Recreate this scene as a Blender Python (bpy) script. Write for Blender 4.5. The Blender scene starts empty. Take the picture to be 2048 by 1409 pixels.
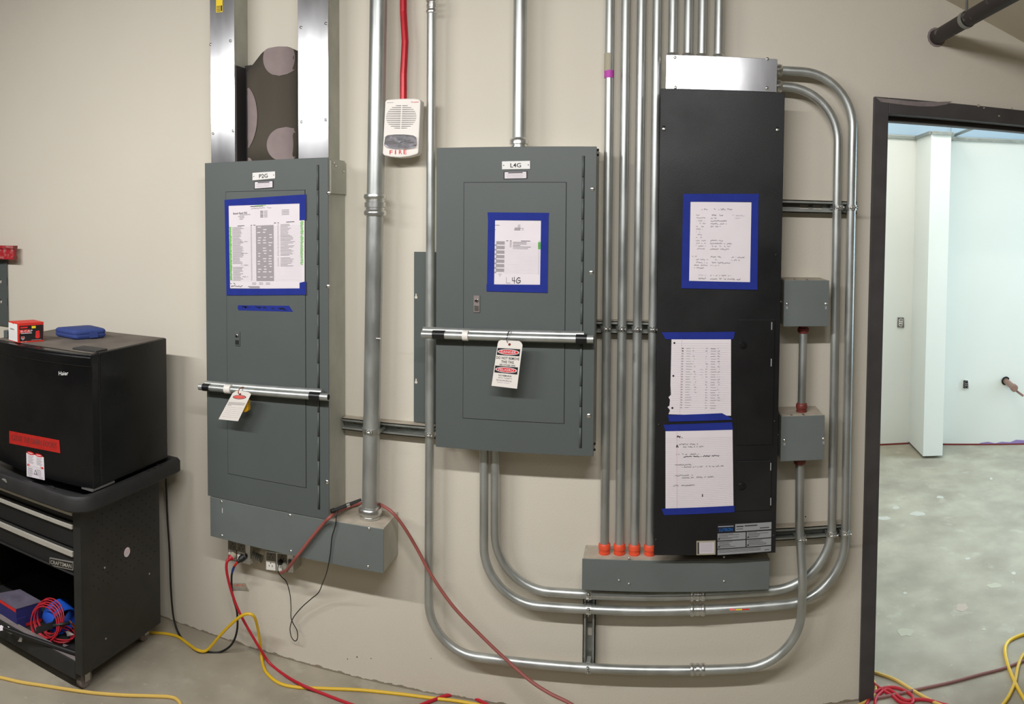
import bpy, bmesh, math, random
from mathutils import Vector, Matrix
random.seed(7)
PI = math.pi
S = bpy.context.scene
C = S.collection
# ---------------------------------------------------------------- camera (a cylindrical panorama, as the photograph is)
FX, X0, H0, PITCH, ROLL = 1524.0, 1296.6, 496.1, -0.038, -0.014
CAMZ = 1.67
cam = bpy.data.cameras.new('camera')
cam.type = 'PANO'
cam.panorama_type = 'CENTRAL_CYLINDRICAL'
cam.central_cylindrical_range_u_min = -X0 / FX
cam.central_cylindrical_range_u_max = (2048 - X0) / FX
cam.central_cylindrical_range_v_min = (H0 - 1409) / FX
cam.central_cylindrical_range_v_max = H0 / FX
cam.central_cylindrical_radius = 1.0
cam.clip_start = 0.02
co = bpy.data.objects.new('camera', cam)
C.objects.link(co)
RM = Matrix.Rotation(PITCH, 4, 'X') @ Matrix.Rotation(ROLL, 4, 'Y')
co.matrix_world = Matrix.Translation((0, 0, CAMZ)) @ RM @ Matrix.Rotation(PI / 2, 4, 'X')
S.camera = co
S.view_settings.view_transform = 'Standard'
S.view_settings.look = 'None'
S.view_settings.gamma = 1.0
S.view_settings.use_curve_mapping = False
S.view_settings.exposure = 0.19
w = bpy.data.worlds.new('world'); S.world = w; w.use_nodes = True
w.node_tree.nodes['Background'].inputs[0].default_value = (0.75, 0.8, 0.85, 1)
w.node_tree.nodes['Background'].inputs[1].default_value = 0.3


def area(name, loc, rot, sx, sy, power, col):
    l = bpy.data.lights.new(name, 'AREA'); l.shape = 'RECTANGLE'; l.size = sx; l.size_y = sy
    l.energy = power; l.color = col
    o = bpy.data.objects.new(name, l); C.objects.link(o)
    o.location = loc; o.rotation_euler = rot
    return o


WARM = (1.0, 0.99, 0.985)
area('strip_light_west', (-2.2, 0.5, 2.47), (math.radians(34), 0, 0), 1.35, 0.06, 33, WARM)
area('strip_light_mid', (-0.4, 0.5, 2.47), (math.radians(34), 0, 0), 1.5, 0.06, 36, WARM)
area('fill_light_rear', (-0.8, -1.4, 2.95), (0, 0, 0), 3.0, 1.2, 16, WARM)  # added fill behind the camera, not a known fixture
area('daylight_far_room', (4.3, 3.6, 1.7), (0, math.radians(80), math.radians(35)), 2.2, 2.0, 140, (0.60, 0.82, 1.0))
area('fill_light_far_left', (1.3, 4.3, 2.85), (0, 0, 0), 1.3, 1.0, 21, (1.0, 0.97, 0.92))  # added fill to brighten the left far wall


# ---------------------------------------------------------------- pixel of the photograph -> point in the room
def ray(px, py):
    u = (px - X0) / FX
    d = Vector((math.sin(u), math.cos(u), (H0 - py) / FX))
    return RM.to_3x3() @ d


def at(px, py, Y):
    d = ray(px, py)
    return Vector((0, 0, CAMZ)) + d * (Y / d.y)


def fl(px, py, z=0.0):
    d = ray(px, py)
    return Vector((0, 0, CAMZ)) + d * ((z - CAMZ) / d.z)


# ---------------------------------------------------------------- materials
def lin(c):
    return tuple((x / 255 / 12.92 if x / 255 <= 0.04045 else ((x / 255 + 0.055) / 1.055) ** 2.4) for x in c)


def mat(name, rgb, rough=0.6, metal=0.0, var=0.0, scale=8.0, bump=0.0, bscale=60.0, rgb2=None, stretch=(1, 1, 1), spec=0.5,
        detail=4.0, alpha=1.0, trans=0.0, rvar=0.0, thr=None):
    m = bpy.data.materials.new(name); m.use_nodes = True
    nt = m.node_tree; b = nt.nodes['Principled BSDF']
    c = lin(rgb)
    b.inputs['Base Color'].default_value = (*c, 1)
    b.inputs['Roughness'].default_value = rough
    b.inputs['Metallic'].default_value = metal
    b.inputs['Specular IOR Level'].default_value = spec
    b.inputs['Alpha'].default_value = alpha
    b.inputs['Transmission Weight'].default_value = trans
    if var or bump or rgb2 or rvar:
        tc = nt.nodes.new('ShaderNodeTexCoord'); mp = nt.nodes.new('ShaderNodeMapping')
        mp.inputs['Scale'].default_value = stretch
        nt.links.new(tc.outputs['Object'], mp.inputs['Vector'])
        n = nt.nodes.new('ShaderNodeTexNoise'); n.inputs['Scale'].default_value = scale; n.inputs['Detail'].default_value = detail
        nt.links.new(mp.outputs[0], n.inputs['Vector'])
        if var or rgb2:
            r = nt.nodes.new('ShaderNodeValToRGB')
            lo, hi = thr or (0.3, 0.7)
            r.color_ramp.elements[0].position = lo; r.color_ramp.elements[1].position = hi
            if rgb2:
                r.color_ramp.elements[0].color = (*c, 1); r.color_ramp.elements[1].color = (*lin(rgb2), 1)
            else:
                r.color_ramp.elements[0].color = (*[x * (1 - var) for x in c], 1)
                r.color_ramp.elements[1].color = (*[min(1, x * (1 + var)) for x in c], 1)
            nt.links.new(n.outputs['Fac'], r.inputs['Fac']); nt.links.new(r.outputs[0], b.inputs['Base Color'])
        if rvar:
            mr = nt.nodes.new('ShaderNodeMapRange')
            mr.inputs['To Min'].default_value = max(0, rough - rvar); mr.inputs['To Max'].default_value = min(1, rough + rvar)
            mr.inputs['From Min'].default_value = 0.3; mr.inputs['From Max'].default_value = 0.7
            nt.links.new(n.outputs['Fac'], mr.inputs['Value']); nt.links.new(mr.outputs[0], b.inputs['Roughness'])
        if bump:
            n2 = nt.nodes.new('ShaderNodeTexNoise'); n2.inputs['Scale'].default_value = bscale; n2.inputs['Detail'].default_value = 3
            nt.links.new(mp.outputs[0], n2.inputs['Vector'])
            bp = nt.nodes.new('ShaderNodeBump'); bp.inputs['Strength'].default_value = bump; bp.inputs['Distance'].default_value = 0.002
            nt.links.new(n2.outputs['Fac'], bp.inputs['Height']); nt.links.new(bp.outputs[0], b.inputs['Normal'])
    return m


def wall_mat():
    m = mat('wall_paint', (212, 205, 190), 0.75, 0, 0.025, 1.6, 0.25, 140)
    nt = m.node_tree; b = nt.nodes['Principled BSDF']
    src = b.inputs['Base Color'].links[0].from_socket
    g = nt.nodes.new('ShaderNodeNewGeometry'); sp = nt.nodes.new('ShaderNodeSeparateXYZ')
    nt.links.new(g.outputs['Position'], sp.inputs[0])
    nz = nt.nodes.new('ShaderNodeTexNoise'); nz.inputs['Scale'].default_value = 22; nz.inputs['Detail'].default_value = 6
    nt.links.new(g.outputs['Position'], nz.inputs['Vector'])
    # grime clinging to the foot of the wall: height < noise * 4 cm
    ml = nt.nodes.new('ShaderNodeMath'); ml.operation = 'MULTIPLY_ADD'; ml.inputs[1].default_value = 0.034; ml.inputs[2].default_value = -0.0105
    nt.links.new(nz.outputs['Fac'], ml.inputs[0])
    lt = nt.nodes.new('ShaderNodeMath'); lt.operation = 'LESS_THAN'
    nt.links.new(sp.outputs['Z'], lt.inputs[0]); nt.links.new(ml.outputs[0], lt.inputs[1])
    mx = nt.nodes.new('ShaderNodeMix'); mx.data_type = 'RGBA'
    nt.links.new(lt.outputs[0], mx.inputs['Factor']); nt.links.new(src, mx.inputs['A'])
    mx.inputs['B'].default_value = (*lin((140, 130, 112)), 1)
    nt.links.new(mx.outputs['Result'], b.inputs['Base Color'])
    return m


def floor_mat():
    m = mat('concrete', (152, 144, 127), 0.85, 0, 0, 5, 0.4, 40, rgb2=(172, 164, 146), thr=(0.35, 0.7))
    nt = m.node_tree; b = nt.nodes['Principled BSDF']
    src = b.inputs['Base Color'].links[0].from_socket
    g = nt.nodes.new('ShaderNodeNewGeometry')
    def blot(prev, scale, lo, hi, col, detail, fac):
        nz = nt.nodes.new('ShaderNodeTexNoise'); nz.inputs['Scale'].default_value = scale; nz.inputs['Detail'].default_value = detail
        nt.links.new(g.outputs['Position'], nz.inputs['Vector'])
        mr = nt.nodes.new('ShaderNodeMapRange'); mr.inputs['From Min'].default_value = lo; mr.inputs['From Max'].default_value = hi
        mr.inputs['To Max'].default_value = fac
        nt.links.new(nz.outputs['Fac'], mr.inputs['Value'])
        mx = nt.nodes.new('ShaderNodeMix'); mx.data_type = 'RGBA'
        nt.links.new(mr.outputs[0], mx.inputs['Factor']); nt.links.new(prev, mx.inputs['A']); mx.inputs['B'].default_value = (*lin(col), 1)
        return mx.outputs['Result']
    s = blot(src, 3.2, 0.48, 0.7, (122, 115, 103), 9, 0.45)
    s = blot(s, 7, 0.62, 0.72, (184, 178, 162), 7, 0.5)
    s = blot(s, 45, 0.66, 0.74, (190, 182, 166), 3, 0.5)
    nt.links.new(s, b.inputs['Base Color'])
    return m


M = dict(
    wall=wall_mat(), floor=floor_mat(),
    dim=mat('rear_wall_paint', (128, 122, 110), 0.8, 0, 0.05, 3),
    ceil=mat('ceiling_paint', (206, 196, 178), 0.8, 0, 0.05, 3),
    wall2=mat('far_wall_paint', (224, 223, 216), 0.8, 0, 0.015, 2, 0.1, 120),
    floor2=mat('far_concrete', (150, 146, 134), 0.75, 0, 0, 3.5, 0.2, 30, rgb2=(170, 166, 152), thr=(0.3, 0.7), detail=8),
    grey=mat('panel_grey_enamel', (83, 89, 87), 0.55, 0, 0.03, 6, 0.12, 400),
    grey_d=mat('seam_shadow_gap', (22, 25, 25), 0.8),
    boxgrey=mat('box_grey_enamel', (104, 110, 108), 0.5, 0, 0.06, 7, 0.12, 300),
    black=mat('black_satin_enamel', (29, 29, 30), 0.45, 0, 0.25, 4, 0.1, 300, rvar=0.1, spec=0.35),
    black2=mat('black_gloss', (17, 17, 18), 0.3, 0, 0.2, 5, 0.05, 100, rvar=0.08),
    cart=mat('cart_black_steel', (36, 36, 34), 0.5, 0, 0.25, 9, 0.1, 200),
    tray=mat('black_plastic', (38, 38, 38), 0.6, 0, 0.2, 12, 0.3, 150),
    galv=mat('galvanized_tube', (186, 189, 186), 0.42, 0.82, 0.14, 18, 0.06, 90, rvar=0.08, stretch=(1, 1, 0.4)),
    galvb=mat('bright_zinc_fitting', (212, 213, 210), 0.28, 0.92, 0.1, 40, 0.0),
    galvs=mat('galvanized_sheet', (190, 190, 192), 0.2, 0.95, 0.06, 6, 0.03, 30, rvar=0.04, stretch=(1, 1, 0.3)),
    galvside=mat('galvanized_box_side', (176, 176, 164), 0.6, 0.15, 0.12, 9, 0.05, 60),  # beige reflection of the wall is put into this base colour
    strut=mat('strut_zinc', (150, 152, 146), 0.5, 0.6, 0.15, 30, 0.05, 90),
    screw=mat('screw_zinc', (225, 225, 222), 0.25, 1.0),
    dust=mat('dusty_steel_top', (176, 166, 150), 0.85, 0, 0.15, 25, 0.2, 80),
    white=mat('white_plastic', (232, 226, 218), 0.45, 0, 0.02, 10),
    paper=mat('paper', (226, 218, 222), 0.85, 0, 0.02, 14),
    plate=mat('white_plate', (225, 224, 220), 0.5),
    ink=mat('ink', (62, 58, 60), 0.8), ink2=mat('ink_grey', (158, 152, 154), 0.85), ink3=mat('ink_pale', (208, 200, 206), 0.85), mline=mat('margin_line_pink', (226, 180, 190), 0.85),
    green=mat('marker_green', (116, 196, 84), 0.85), redink=mat('red_ink', (214, 38, 36), 0.6),
    pinkink=mat('faded_red_ink', (238, 120, 112), 0.7),
    tape=mat('painters_tape', (32, 47, 134), 0.8, 0, 0.08, 20, 0.2, 250, spec=0.25),
    taped=mat('painters_tape_ink', (14, 20, 60), 0.7),
    etape=mat('electrical_tape', (18, 18, 20), 0.35),
    red=mat('red_conduit_paint', (176, 24, 38), 0.35, 0.2, 0.12, 25, 0.1, 80),
    orange=mat('orange_fitting', (228, 84, 50), 0.5, 0, 0.12, 50), maroon=mat('maroon_fitting', (118, 50, 44), 0.45, 0, 0.15, 50),
    cred=mat('cord_red', (186, 28, 46), 0.5), cyel=mat('cord_yellow', (226, 184, 34), 0.5), cyel2=mat('cord_pale_yellow', (222, 186, 96), 0.5),
    csal=mat('cord_salmon', (152, 84, 76), 0.55, 0, 0.06, 30), cblk=mat('cord_black', (22, 21, 21), 0.5), cpnk=mat('cord_dusty_pink', (142, 100, 94), 0.6),
    cblu=mat('cord_blue_mark', (40, 70, 170), 0.5),
    yellow=mat('yellow_plastic', (216, 160, 20), 0.4), ylab=mat('yellow_sticker', (240, 206, 30), 0.6),
    recept=mat('white_receptacle', (228, 224, 214), 0.4), receptg=mat('shaded_receptacle_grey', (128, 124, 112), 0.6),
    lens=mat('clear_lens', (235, 235, 240), 0.06, 0, 0, trans=0.9, alpha=0.55),
    chrome=mat('chrome', (200, 196, 200), 0.15, 1.0, 0.35, 60, 0.2, 60),
    roll=mat('olive_lining', (76, 70, 60), 0.9, 0, 0.12, 8, 0.3, 160, stretch=(1, 1, 0.3)),
    mauve=mat('mauve_felt', (140, 126, 124), 0.9, 0, 0.06, 30),
    board=mat('dark_board', (52, 48, 48), 0.7, 0, 0.1, 6),
    redbox=mat('red_carton', (206, 46, 34), 0.5), blk=mat('print_black', (26, 24, 24), 0.5), creamp=mat('carton_white', (224, 222, 218), 0.6),
    bluecase=mat('blue_fabric', (44, 62, 122), 0.8, 0, 0.08, 90, 0.4, 300), bluecase2=mat('blue_fabric_trim', (30, 44, 92), 0.8),
    navy=mat('navy_carton', (42, 42, 104), 0.7, 0, 0.12, 12), navyt=mat('navy_carton_dusty', (98, 92, 108), 0.8, 0, 0.2, 22),
    bluetp=mat('blue_strap', (28, 84, 190), 0.5), wirer=mat('red_wire', (190, 40, 52), 0.45), wireb=mat('brown_wire', (150, 78, 40), 0.5),
    alu=mat('alu_strip', (186, 182, 172), 0.5, 0.3, 0.05, 20), silver=mat('silver_bits', (190, 188, 184), 0.4, 0.8),
    lredtape=mat('red_tape', (176, 34, 28), 0.5, 0, 0.1, 40), levelred=mat('red_aluminium', (172, 36, 44), 0.5, 0, 0.25, 40, rgb2=(190, 150, 146), thr=(0.5, 0.75)),
    frame=mat('black_door_frame', (66, 62, 62), 0.6, 0, 0.15, 14, 0.1, 90), smear=mat('grey_smear', (128, 118, 116), 0.8, 0, 0.15, 40),
    pipeb=mat('black_iron_pipe', (44, 36, 36), 0.6, 0, 0, 26, 0.3, 60, rgb2=(120, 112, 106), thr=(0.62, 0.72)),
    wood=mat('rust_red', (120, 46, 40), 0.8), copper=mat('copper_stub', (150, 116, 104), 0.4, 0.4), purple=mat('purple_primer', (150, 124, 178), 0.8),
    magenta=mat('magenta_tape', (186, 70, 170), 0.6), tapeclear=mat('pale_tape', (170, 162, 140), 0.6),
    dkhole=mat('dark_hole', (20, 20, 20), 0.9), lbl=mat('silver_label', (150, 152, 154), 0.5), lblue=mat('label_blue', (30, 110, 190), 0.5),
    tape_blue_d=mat('label_navy', (16, 24, 48), 0.5),
)


# ---------------------------------------------------------------- mesh builder
class MB:
    def __init__(s): s.v = []; s.f = []; s.m = []; s.smooth = []

    def add(s, vs, fs, mi=0, sm=False):
        o = len(s.v); s.v += [tuple(v) for v in vs]
        for f in fs: s.f.append(tuple(i + o for i in f)); s.m.append(mi); s.smooth.append(sm)
        return s

    def box(s, x0, x1, y0, y1, z0, z1, mi=0):
        x0, x1 = min(x0, x1), max(x0, x1); y0, y1 = min(y0, y1), max(y0, y1); z0, z1 = min(z0, z1), max(z0, z1)
        vs = [(x, y, z) for z in (z0, z1) for y in (y0, y1) for x in (x0, x1)]
        return s.add(vs, [(0, 2, 3, 1), (4, 5, 7, 6), (0, 1, 5, 4), (2, 6, 7, 3), (0, 4, 6, 2), (1, 3, 7, 5)], mi)

    def prism(s, pts, vec, mi=0, mside=None):
        """polygon pts (3-D) swept by vec"""
        n = len(pts); a = [Vector(p) for p in pts]; b = [p + Vector(vec) for p in a]
        s.add(a + b, [tuple(range(n)), tuple(range(2 * n - 1, n - 1, -1))], mi)
        o = len(s.v) - 2 * n
        for i in range(n):
            j = (i + 1) % n
            s.f.append((o + i, o + n + i, o + n + j, o + j)); s.m.append(mi if mside is None else mside); s.smooth.append(False)
        return s

    def tube(s, path, r, n=10, mi=0, caps=True, radii=None):
        P = [Vector(p) for p in path]
        T = []
        for i in range(len(P)):
            t = (P[min(i + 1, len(P) - 1)] - P[max(i - 1, 0)])
            T.append(t.normalized() if t.length > 1e-9 else Vector((0, 0, 1)))
        up = Vector((0, 0, 1)) if abs(T[0].z) < 0.9 else Vector((0, 1, 0))
        u = T[0].cross(up).normalized()
        vs = []
        for i, p in enumerate(P):
            u = (u - T[i] * u.dot(T[i])).normalized(); v = T[i].cross(u)
            rr = radii[i] if radii else r
            for k in range(n):
                a = 2 * PI * k / n
                vs.append(p + (u * math.cos(a) + v * math.sin(a)) * rr)
        fs = []
        for i in range(len(P) - 1):
            for k in range(n):
                k2 = (k + 1) % n
                fs.append((i * n + k, i * n + k2, (i + 1) * n + k2, (i + 1) * n + k))
        s.add(vs, fs, mi, True)
        if caps:
            o = len(s.v) - len(vs)
            s.f.append(tuple(o + k for k in range(n - 1, -1, -1))); s.m.append(mi); s.smooth.append(False)
            s.f.append(tuple(o + (len(P) - 1) * n + k for k in range(n))); s.m.append(mi); s.smooth.append(False)
        return s

    def lathe(s, p, axis, prof, n=20, mi=0):
        """prof: list of (distance along axis, radius)"""
        p = Vector(p); a = Vector(axis).normalized()
        path = []; rad = []
        for t, r in prof: path.append(p + a * t); rad.append(max(r, 1e-4))
        up = Vector((0, 0, 1)) if abs(a.z) < 0.9 else Vector((0, 1, 0))
        u = a.cross(up).normalized(); v = a.cross(u)
        vs = []
        for c, r in zip(path, rad):
            for k in range(n):
                an = 2 * PI * k / n; vs.append(c + (u * math.cos(an) + v * math.sin(an)) * r)
        fs = [(i * n + k, i * n + (k + 1) % n, (i + 1) * n + (k + 1) % n, (i + 1) * n + k) for i in range(len(path) - 1) for k in range(n)]
        s.add(vs, fs, mi, True)
        o = len(s.v) - len(vs)
        s.f.append(tuple(o + k for k in range(n - 1, -1, -1))); s.m.append(mi); s.smooth.append(False)
        s.f.append(tuple(o + (len(path) - 1) * n + k for k in range(n))); s.m.append(mi); s.smooth.append(False)
        return s

    def build(s, name, mats, parent=None, bevel=0.0, kind=None, auto=True):
        if not isinstance(mats, (list, tuple)): mats = [mats]
        me = bpy.data.meshes.new(name)
        me.from_pydata(s.v, [], s.f)
        for m in mats: me.materials.append(M[m] if isinstance(m, str) else m)
        me.polygons.foreach_set('material_index', s.m)
        me.polygons.foreach_set('use_smooth', s.smooth)
        if auto:
            bm = bmesh.new(); bm.from_mesh(me); bmesh.ops.recalc_face_normals(bm, faces=bm.faces)
            for e in bm.edges:
                if len(e.link_faces) == 2 and e.calc_face_angle(0) > 0.7: e.smooth = False
            bm.to_mesh(me); bm.free()
        o = bpy.data.objects.new(name, me); C.objects.link(o)
        if parent is not None:
            o.parent = parent
            o.matrix_parent_inverse = parent_inv(parent)
        if bevel:
            md = o.modifiers.new('bevel', 'BEVEL'); md.width = bevel; md.segments = 2; md.limit_method = 'ANGLE'
        if kind: o['kind'] = kind
        return o


def parent_inv(p):
    # things are Empties that only carry a location; parts keep world coordinates, so their own matrix is the identity
    return Matrix.Translation(-Vector(p.location)) if p.type == 'EMPTY' else Matrix.Identity(4)


def thing(name, label, cat, loc, group=None):
    o = bpy.data.objects.new(name, None); C.objects.link(o); o.empty_display_size = 0.05
    o.location = loc; o['label'] = label; o['category'] = cat
    if group: o['group'] = group
    return o


def tag(o, label, cat, group=None):
    o['label'] = label; o['category'] = cat
    if group: o['group'] = group
    return o


def struct(name, mb, mats, parent=None, bevel=0):
    o = mb.build(name, mats, parent, bevel)
    if parent is None: o['kind'] = 'structure'
    return o


def fillet(pts, radii, seg=14):
    P = [Vector(p) for p in pts]
    out = [P[0]]
    for i in range(1, len(P) - 1):
        r = radii[i - 1] if isinstance(radii, (list, tuple)) else radii
        a = (P[i - 1] - P[i]).normalized(); b = (P[i + 1] - P[i]).normalized()
        ang = a.angle(b)
        if r <= 0 or ang > 3.13: out.append(P[i]); continue
        d = r / math.tan(ang / 2)
        d = min(d, (P[i - 1] - P[i]).length * 0.98, (P[i + 1] - P[i]).length * 0.98); r2 = d * math.tan(ang / 2)
        c = P[i] + (a + b).normalized() * (r2 / math.sin(ang / 2))
        v0 = P[i] + a * d - c; v1 = P[i] + b * d - c
        tot = v0.angle(v1); ax = v0.cross(v1).normalized()
        for k in range(seg + 1):
            out.append(c + Matrix.Rotation(tot * k / seg, 3, ax) @ v0)
    out.append(P[-1])
    return out


def smooth_path(pts, sub=8):
    P = [Vector(p) for p in pts]
    Q = [P[0] * 2 - P[1]] + P + [P[-1] * 2 - P[-2]]
    out = []
    for i in range(1, len(Q) - 2):
        p0, p1, p2, p3 = Q[i - 1:i + 3]
        for k in range(sub):
            t = k / sub
            out.append(0.5 * ((2 * p1) + (-p0 + p2) * t + (2 * p0 - 5 * p1 + 4 * p2 - p3) * t * t + (-p0 + 3 * p1 - 3 * p2 + p3) * t ** 3))
    out.append(P[-1])
    return out


def px_prism(pts, Y, t, mi=0, mb=None):
    """outline measured in the photograph, laid on the plane y = Y, thickness t away from the viewer"""
    mb = mb or MB()
    return mb.prism([at(x, y, Y) for x, y in pts], (0, t, 0), mi)


_fc = {}


def glyphs(txt):
    if txt not in _fc:
        cu = bpy.data.curves.new('t', 'FONT'); cu.body = txt; cu.size = 1; cu.resolution_u = 3; cu.offset = 0.006
        ob = bpy.data.objects.new('t', cu); C.objects.link(ob)
        bpy.context.view_layer.update()
        me = bpy.data.meshes.new_from_object(ob.evaluated_get(bpy.context.evaluated_depsgraph_get()))
        vs = [tuple(v.co[:2]) for v in me.vertices]; fs = [tuple(p.vertices) for p in me.polygons]
        bpy.data.objects.remove(ob); bpy.data.curves.remove(cu); bpy.data.meshes.remove(me)
        xs = [v[0] for v in vs]; ys = [v[1] for v in vs]
        x0, x1, y0, y1 = min(xs), max(xs), min(ys), max(ys)
        _fc[txt] = ([((x - x0) / (x1 - x0), (y - y0) / max(1e-6, y1 - y0)) for x, y in vs], fs)
    return _fc[txt]


class Sheet:
    """flat print on a four-cornered surface: corners tl, tr, br, bl; s to the right, t down, both 0..1"""
    def __init__(s, tl, tr, br, bl, off=(0, -0.0008, 0), mats=None):
        s.c = [Vector(tl), Vector(tr), Vector(br), Vector(bl)]; s.off = Vector(off); s.mb = MB(); s.mats = []
        s.lift = 0

    def p(s, a, b):
        tl, tr, br, bl = s.c
        return (tl * (1 - a) + tr * a) * (1 - b) + (bl * (1 - a) + br * a) * b + s.off * (1 + s.lift)

    def mi(s, m):
        if m not in s.mats: s.mats.append(m)
        return s.mats.index(m)

    def rect(s, a0, a1, b0, b1, m, lift=0):
        s.lift = lift
        s.mb.add([s.p(a0, b0), s.p(a0, b1), s.p(a1, b1), s.p(a1, b0)], [(0, 1, 2, 3)], s.mi(m)); return s

    def ell(s, a, b, ra, rb, m, lift=0, n=20):
        s.lift = lift
        s.mb.add([s.p(a + ra * math.cos(2 * PI * k / n), b + rb * math.sin(2 * PI * k / n)) for k in range(n)], [tuple(range(n))], s.mi(m)); return s

    def poly(s, pts, m, lift=0):
        s.lift = lift
        s.mb.add([s.p(*q) for q in pts], [tuple(range(len(pts)))], s.mi(m)); return s

    def text(s, txt, a0, a1, b0, b1, m, lift=0.3, skew=0):
        vs, fs = glyphs(txt); s.lift = lift
        s.mb.add([s.p(a0 + (a1 - a0) * x, b1 + (b0 - b1) * y + skew * x) for x, y in vs], fs, s.mi(m)); return s

    def stroke(s, pts, wd, m, lift=0.3):
        s.lift = lift
        for (x0, y0), (x1, y1) in zip(pts, pts[1:]):
            d = math.hypot(x1 - x0, y1 - y0) or 1; nx, ny = -(y1 - y0) / d * wd / 2, (x1 - x0) / d * wd / 2
            s.mb.add([s.p(x0 + nx, y0 + ny), s.p(x1 + nx, y1 + ny), s.p(x1 - nx, y1 - ny), s.p(x0 - nx, y0 - ny)], [(0, 1, 2, 3)], s.mi(m))
        return s

    def scrawl(s, a0, a1, b, h, m, wd=0.006, step=0.012):
        x = a0; pts = []
        while x < a1:
            if random.random() < 0.10:
                if len(pts) > 1: s.stroke(pts, wd, m)
                pts = []; x += step * 1.6; continue
            pts.append((x, b + random.uniform(-h / 2, h / 2))); x += step * random.uniform(0.4, 0.9)
        if len(pts) > 1: s.stroke(pts, wd, m)
        return s

    def build(s, name, parent):
        return s.mb.build(name, s.mats, parent, auto=False)


def screw_mb(x, y, z, r=0.006, slot=True):
    return MB().lathe((x, y, z), (0, -1, 0), [(0, r), (0.0015, r), (0.003, r * 0.7), (0.0036, r * 0.2)], 12)


def screws(parent, pts, Y, r=0.0055, name='screw'):
    for p in pts:
        q = at(p[0], p[1], Y)
        screw_mb(q.x, Y, q.z, r).build(name, 'screw', parent)


# ================================================================ the room
WY = 2.5           # the wall the panels hang on
DX0, DX1, DZ = 0.80, 1.72, 2.045     # doorway
b = MB()
b.box(-4.2, DX0 - 0.002, WY + .0012, WY + 0.16, 0, 3.1).box(DX1 + 0.002, 3.4, WY + .0012, WY + 0.16, 0, 3.1).box(DX0 - 0.002, DX1 + 0.002, WY + .0012, WY + 0.16, DZ + 0.045, 3.1)
wall_back = struct('wall_back', b, 'wall')
struct('wall_left', MB().box(-4.35, -4.2, -3, WY + 0.16, 0, 3.1), 'dim')
struct('wall_right', MB().box(3.4, 3.55, -3, WY + 0.16, 0, 3.1), 'wall')
struct('wall_front', MB().box(-4.35, 3.55, -3.15, -3, 0, 3.1), 'dim')
struct('ceiling', MB().box(-4.35, 3.55, -3.15, WY + 0.16, 3.1, 3.2), 'dim')
struct('floor', MB().box(-4.35, 3.55, -3.15, WY + 0.08, -0.1, 0), 'floor')
# sloped soffit in the upper right corner
w1 = at(1880, -6, WY); w2 = at(2048, 85, WY); dd = (w2 - w1); w3 = w1 + dd * 5.5
struct('trim_1', MB().prism([w1, w3, w3 + Vector((0, 0, .25)), w1 + Vector((0, 0, .7))], (0, -2.6, 0)), 'ceil')
# far room
struct('floor_far', MB().box(-0.5, 5.2, WY + 0.08, 7.0, -0.1, 0), 'floor')
def seg_wall(name, p, q, z0, z1, t, m='wall2'):
    d = Vector((q[0] - p[0], q[1] - p[1], 0)).normalized(); nrm = Vector((-d.y, d.x, 0)) * t
    a = [Vector((p[0], p[1], z0)), Vector((q[0], q[1], z0)), Vector((q[0], q[1], z0)) + nrm, Vector((p[0], p[1], z0)) + nrm]
    return MB().prism(a, (0, 0, z1 - z0))
FW = [(0.2, 5.52), (1.96, 5.395), (1.935, 5.02), (2.075, 4.995), (2.20, 5.30), (3.6, 4.83)]
struct('wall_far', seg_wall('w', FW[0], FW[1], 0.012, 2.9, 0.12), 'wall2')
wfr = seg_wall('w', FW[4], FW[5], 0.012, 2.9, 0.12); wb_ = seg_wall('w', FW[1], (2.2, 5.31), 2.331, 2.9, 0.1)
struct('wall_far_right', wfr, 'wall2'); struct('wall_far_upper', wb_, 'wall2')
pier = MB().prism([Vector((x, y, 0.02)) for x, y in [FW[1], FW[2], FW[3], FW[4], (2.2, 5.42), (1.97, 5.42)]], (0, 0, 2.31))
struct('wall_stub', pier, 'wall2')
upper_shade = mat('upper_wall_shade_blue_grey', (172, 192, 208), 0.8)  # shade on the upper far wall, put into the colour of thin sheets
for nm_, p_, q_ in (('wall_far_shade_left', FW[0], FW[1]), ('wall_far_shade_right', FW[4], FW[5]), ('wall_far_shade_mid', FW[1], (2.2, 5.31))):
    struct(nm_, seg_wall('w', (p_[0], p_[1] - .004), (q_[0], q_[1] - .004), 2.335, 2.89, 0.003), upper_shade)
struct('wall_far_side', MB().box(4.9, 5.0, 2.7, 6.5, 0, 2.9), 'wall2')
struct('wall_far_left', MB().box(0.1, 0.2, 2.66, 5.6, 0, 2.9), 'wall2')
struct('ceiling_far', MB().box(0.1, 5.0, 2.66, 6.5, 2.9, 3.0), 'wall2')
# metal angle running round the far room at ceiling grid height, and one tee
def angle(name, pts, z):
    mb = MB()
    for p, q in zip(pts, pts[1:]):
        d = Vector((q[0] - p[0], q[1] - p[1], 0)).normalized(); nrm = Vector((d.y, -d.x, 0)) * 0.02
        a = [Vector((p[0], p[1], z)), Vector((q[0], q[1], z)), Vector((q[0], q[1], z)) + nrm, Vector((p[0], p[1], z)) + nrm]
        mb.prism(a, (0, 0, 0.022))
    return mb
struct('trim_2', angle('t', FW, 2.305), 'strut')
struct('trim_3', MB().tube([(2.22, 5.28, 2.345), (2.10, 4.3, 2.345)], 0.012, 4), 'strut')
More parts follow.
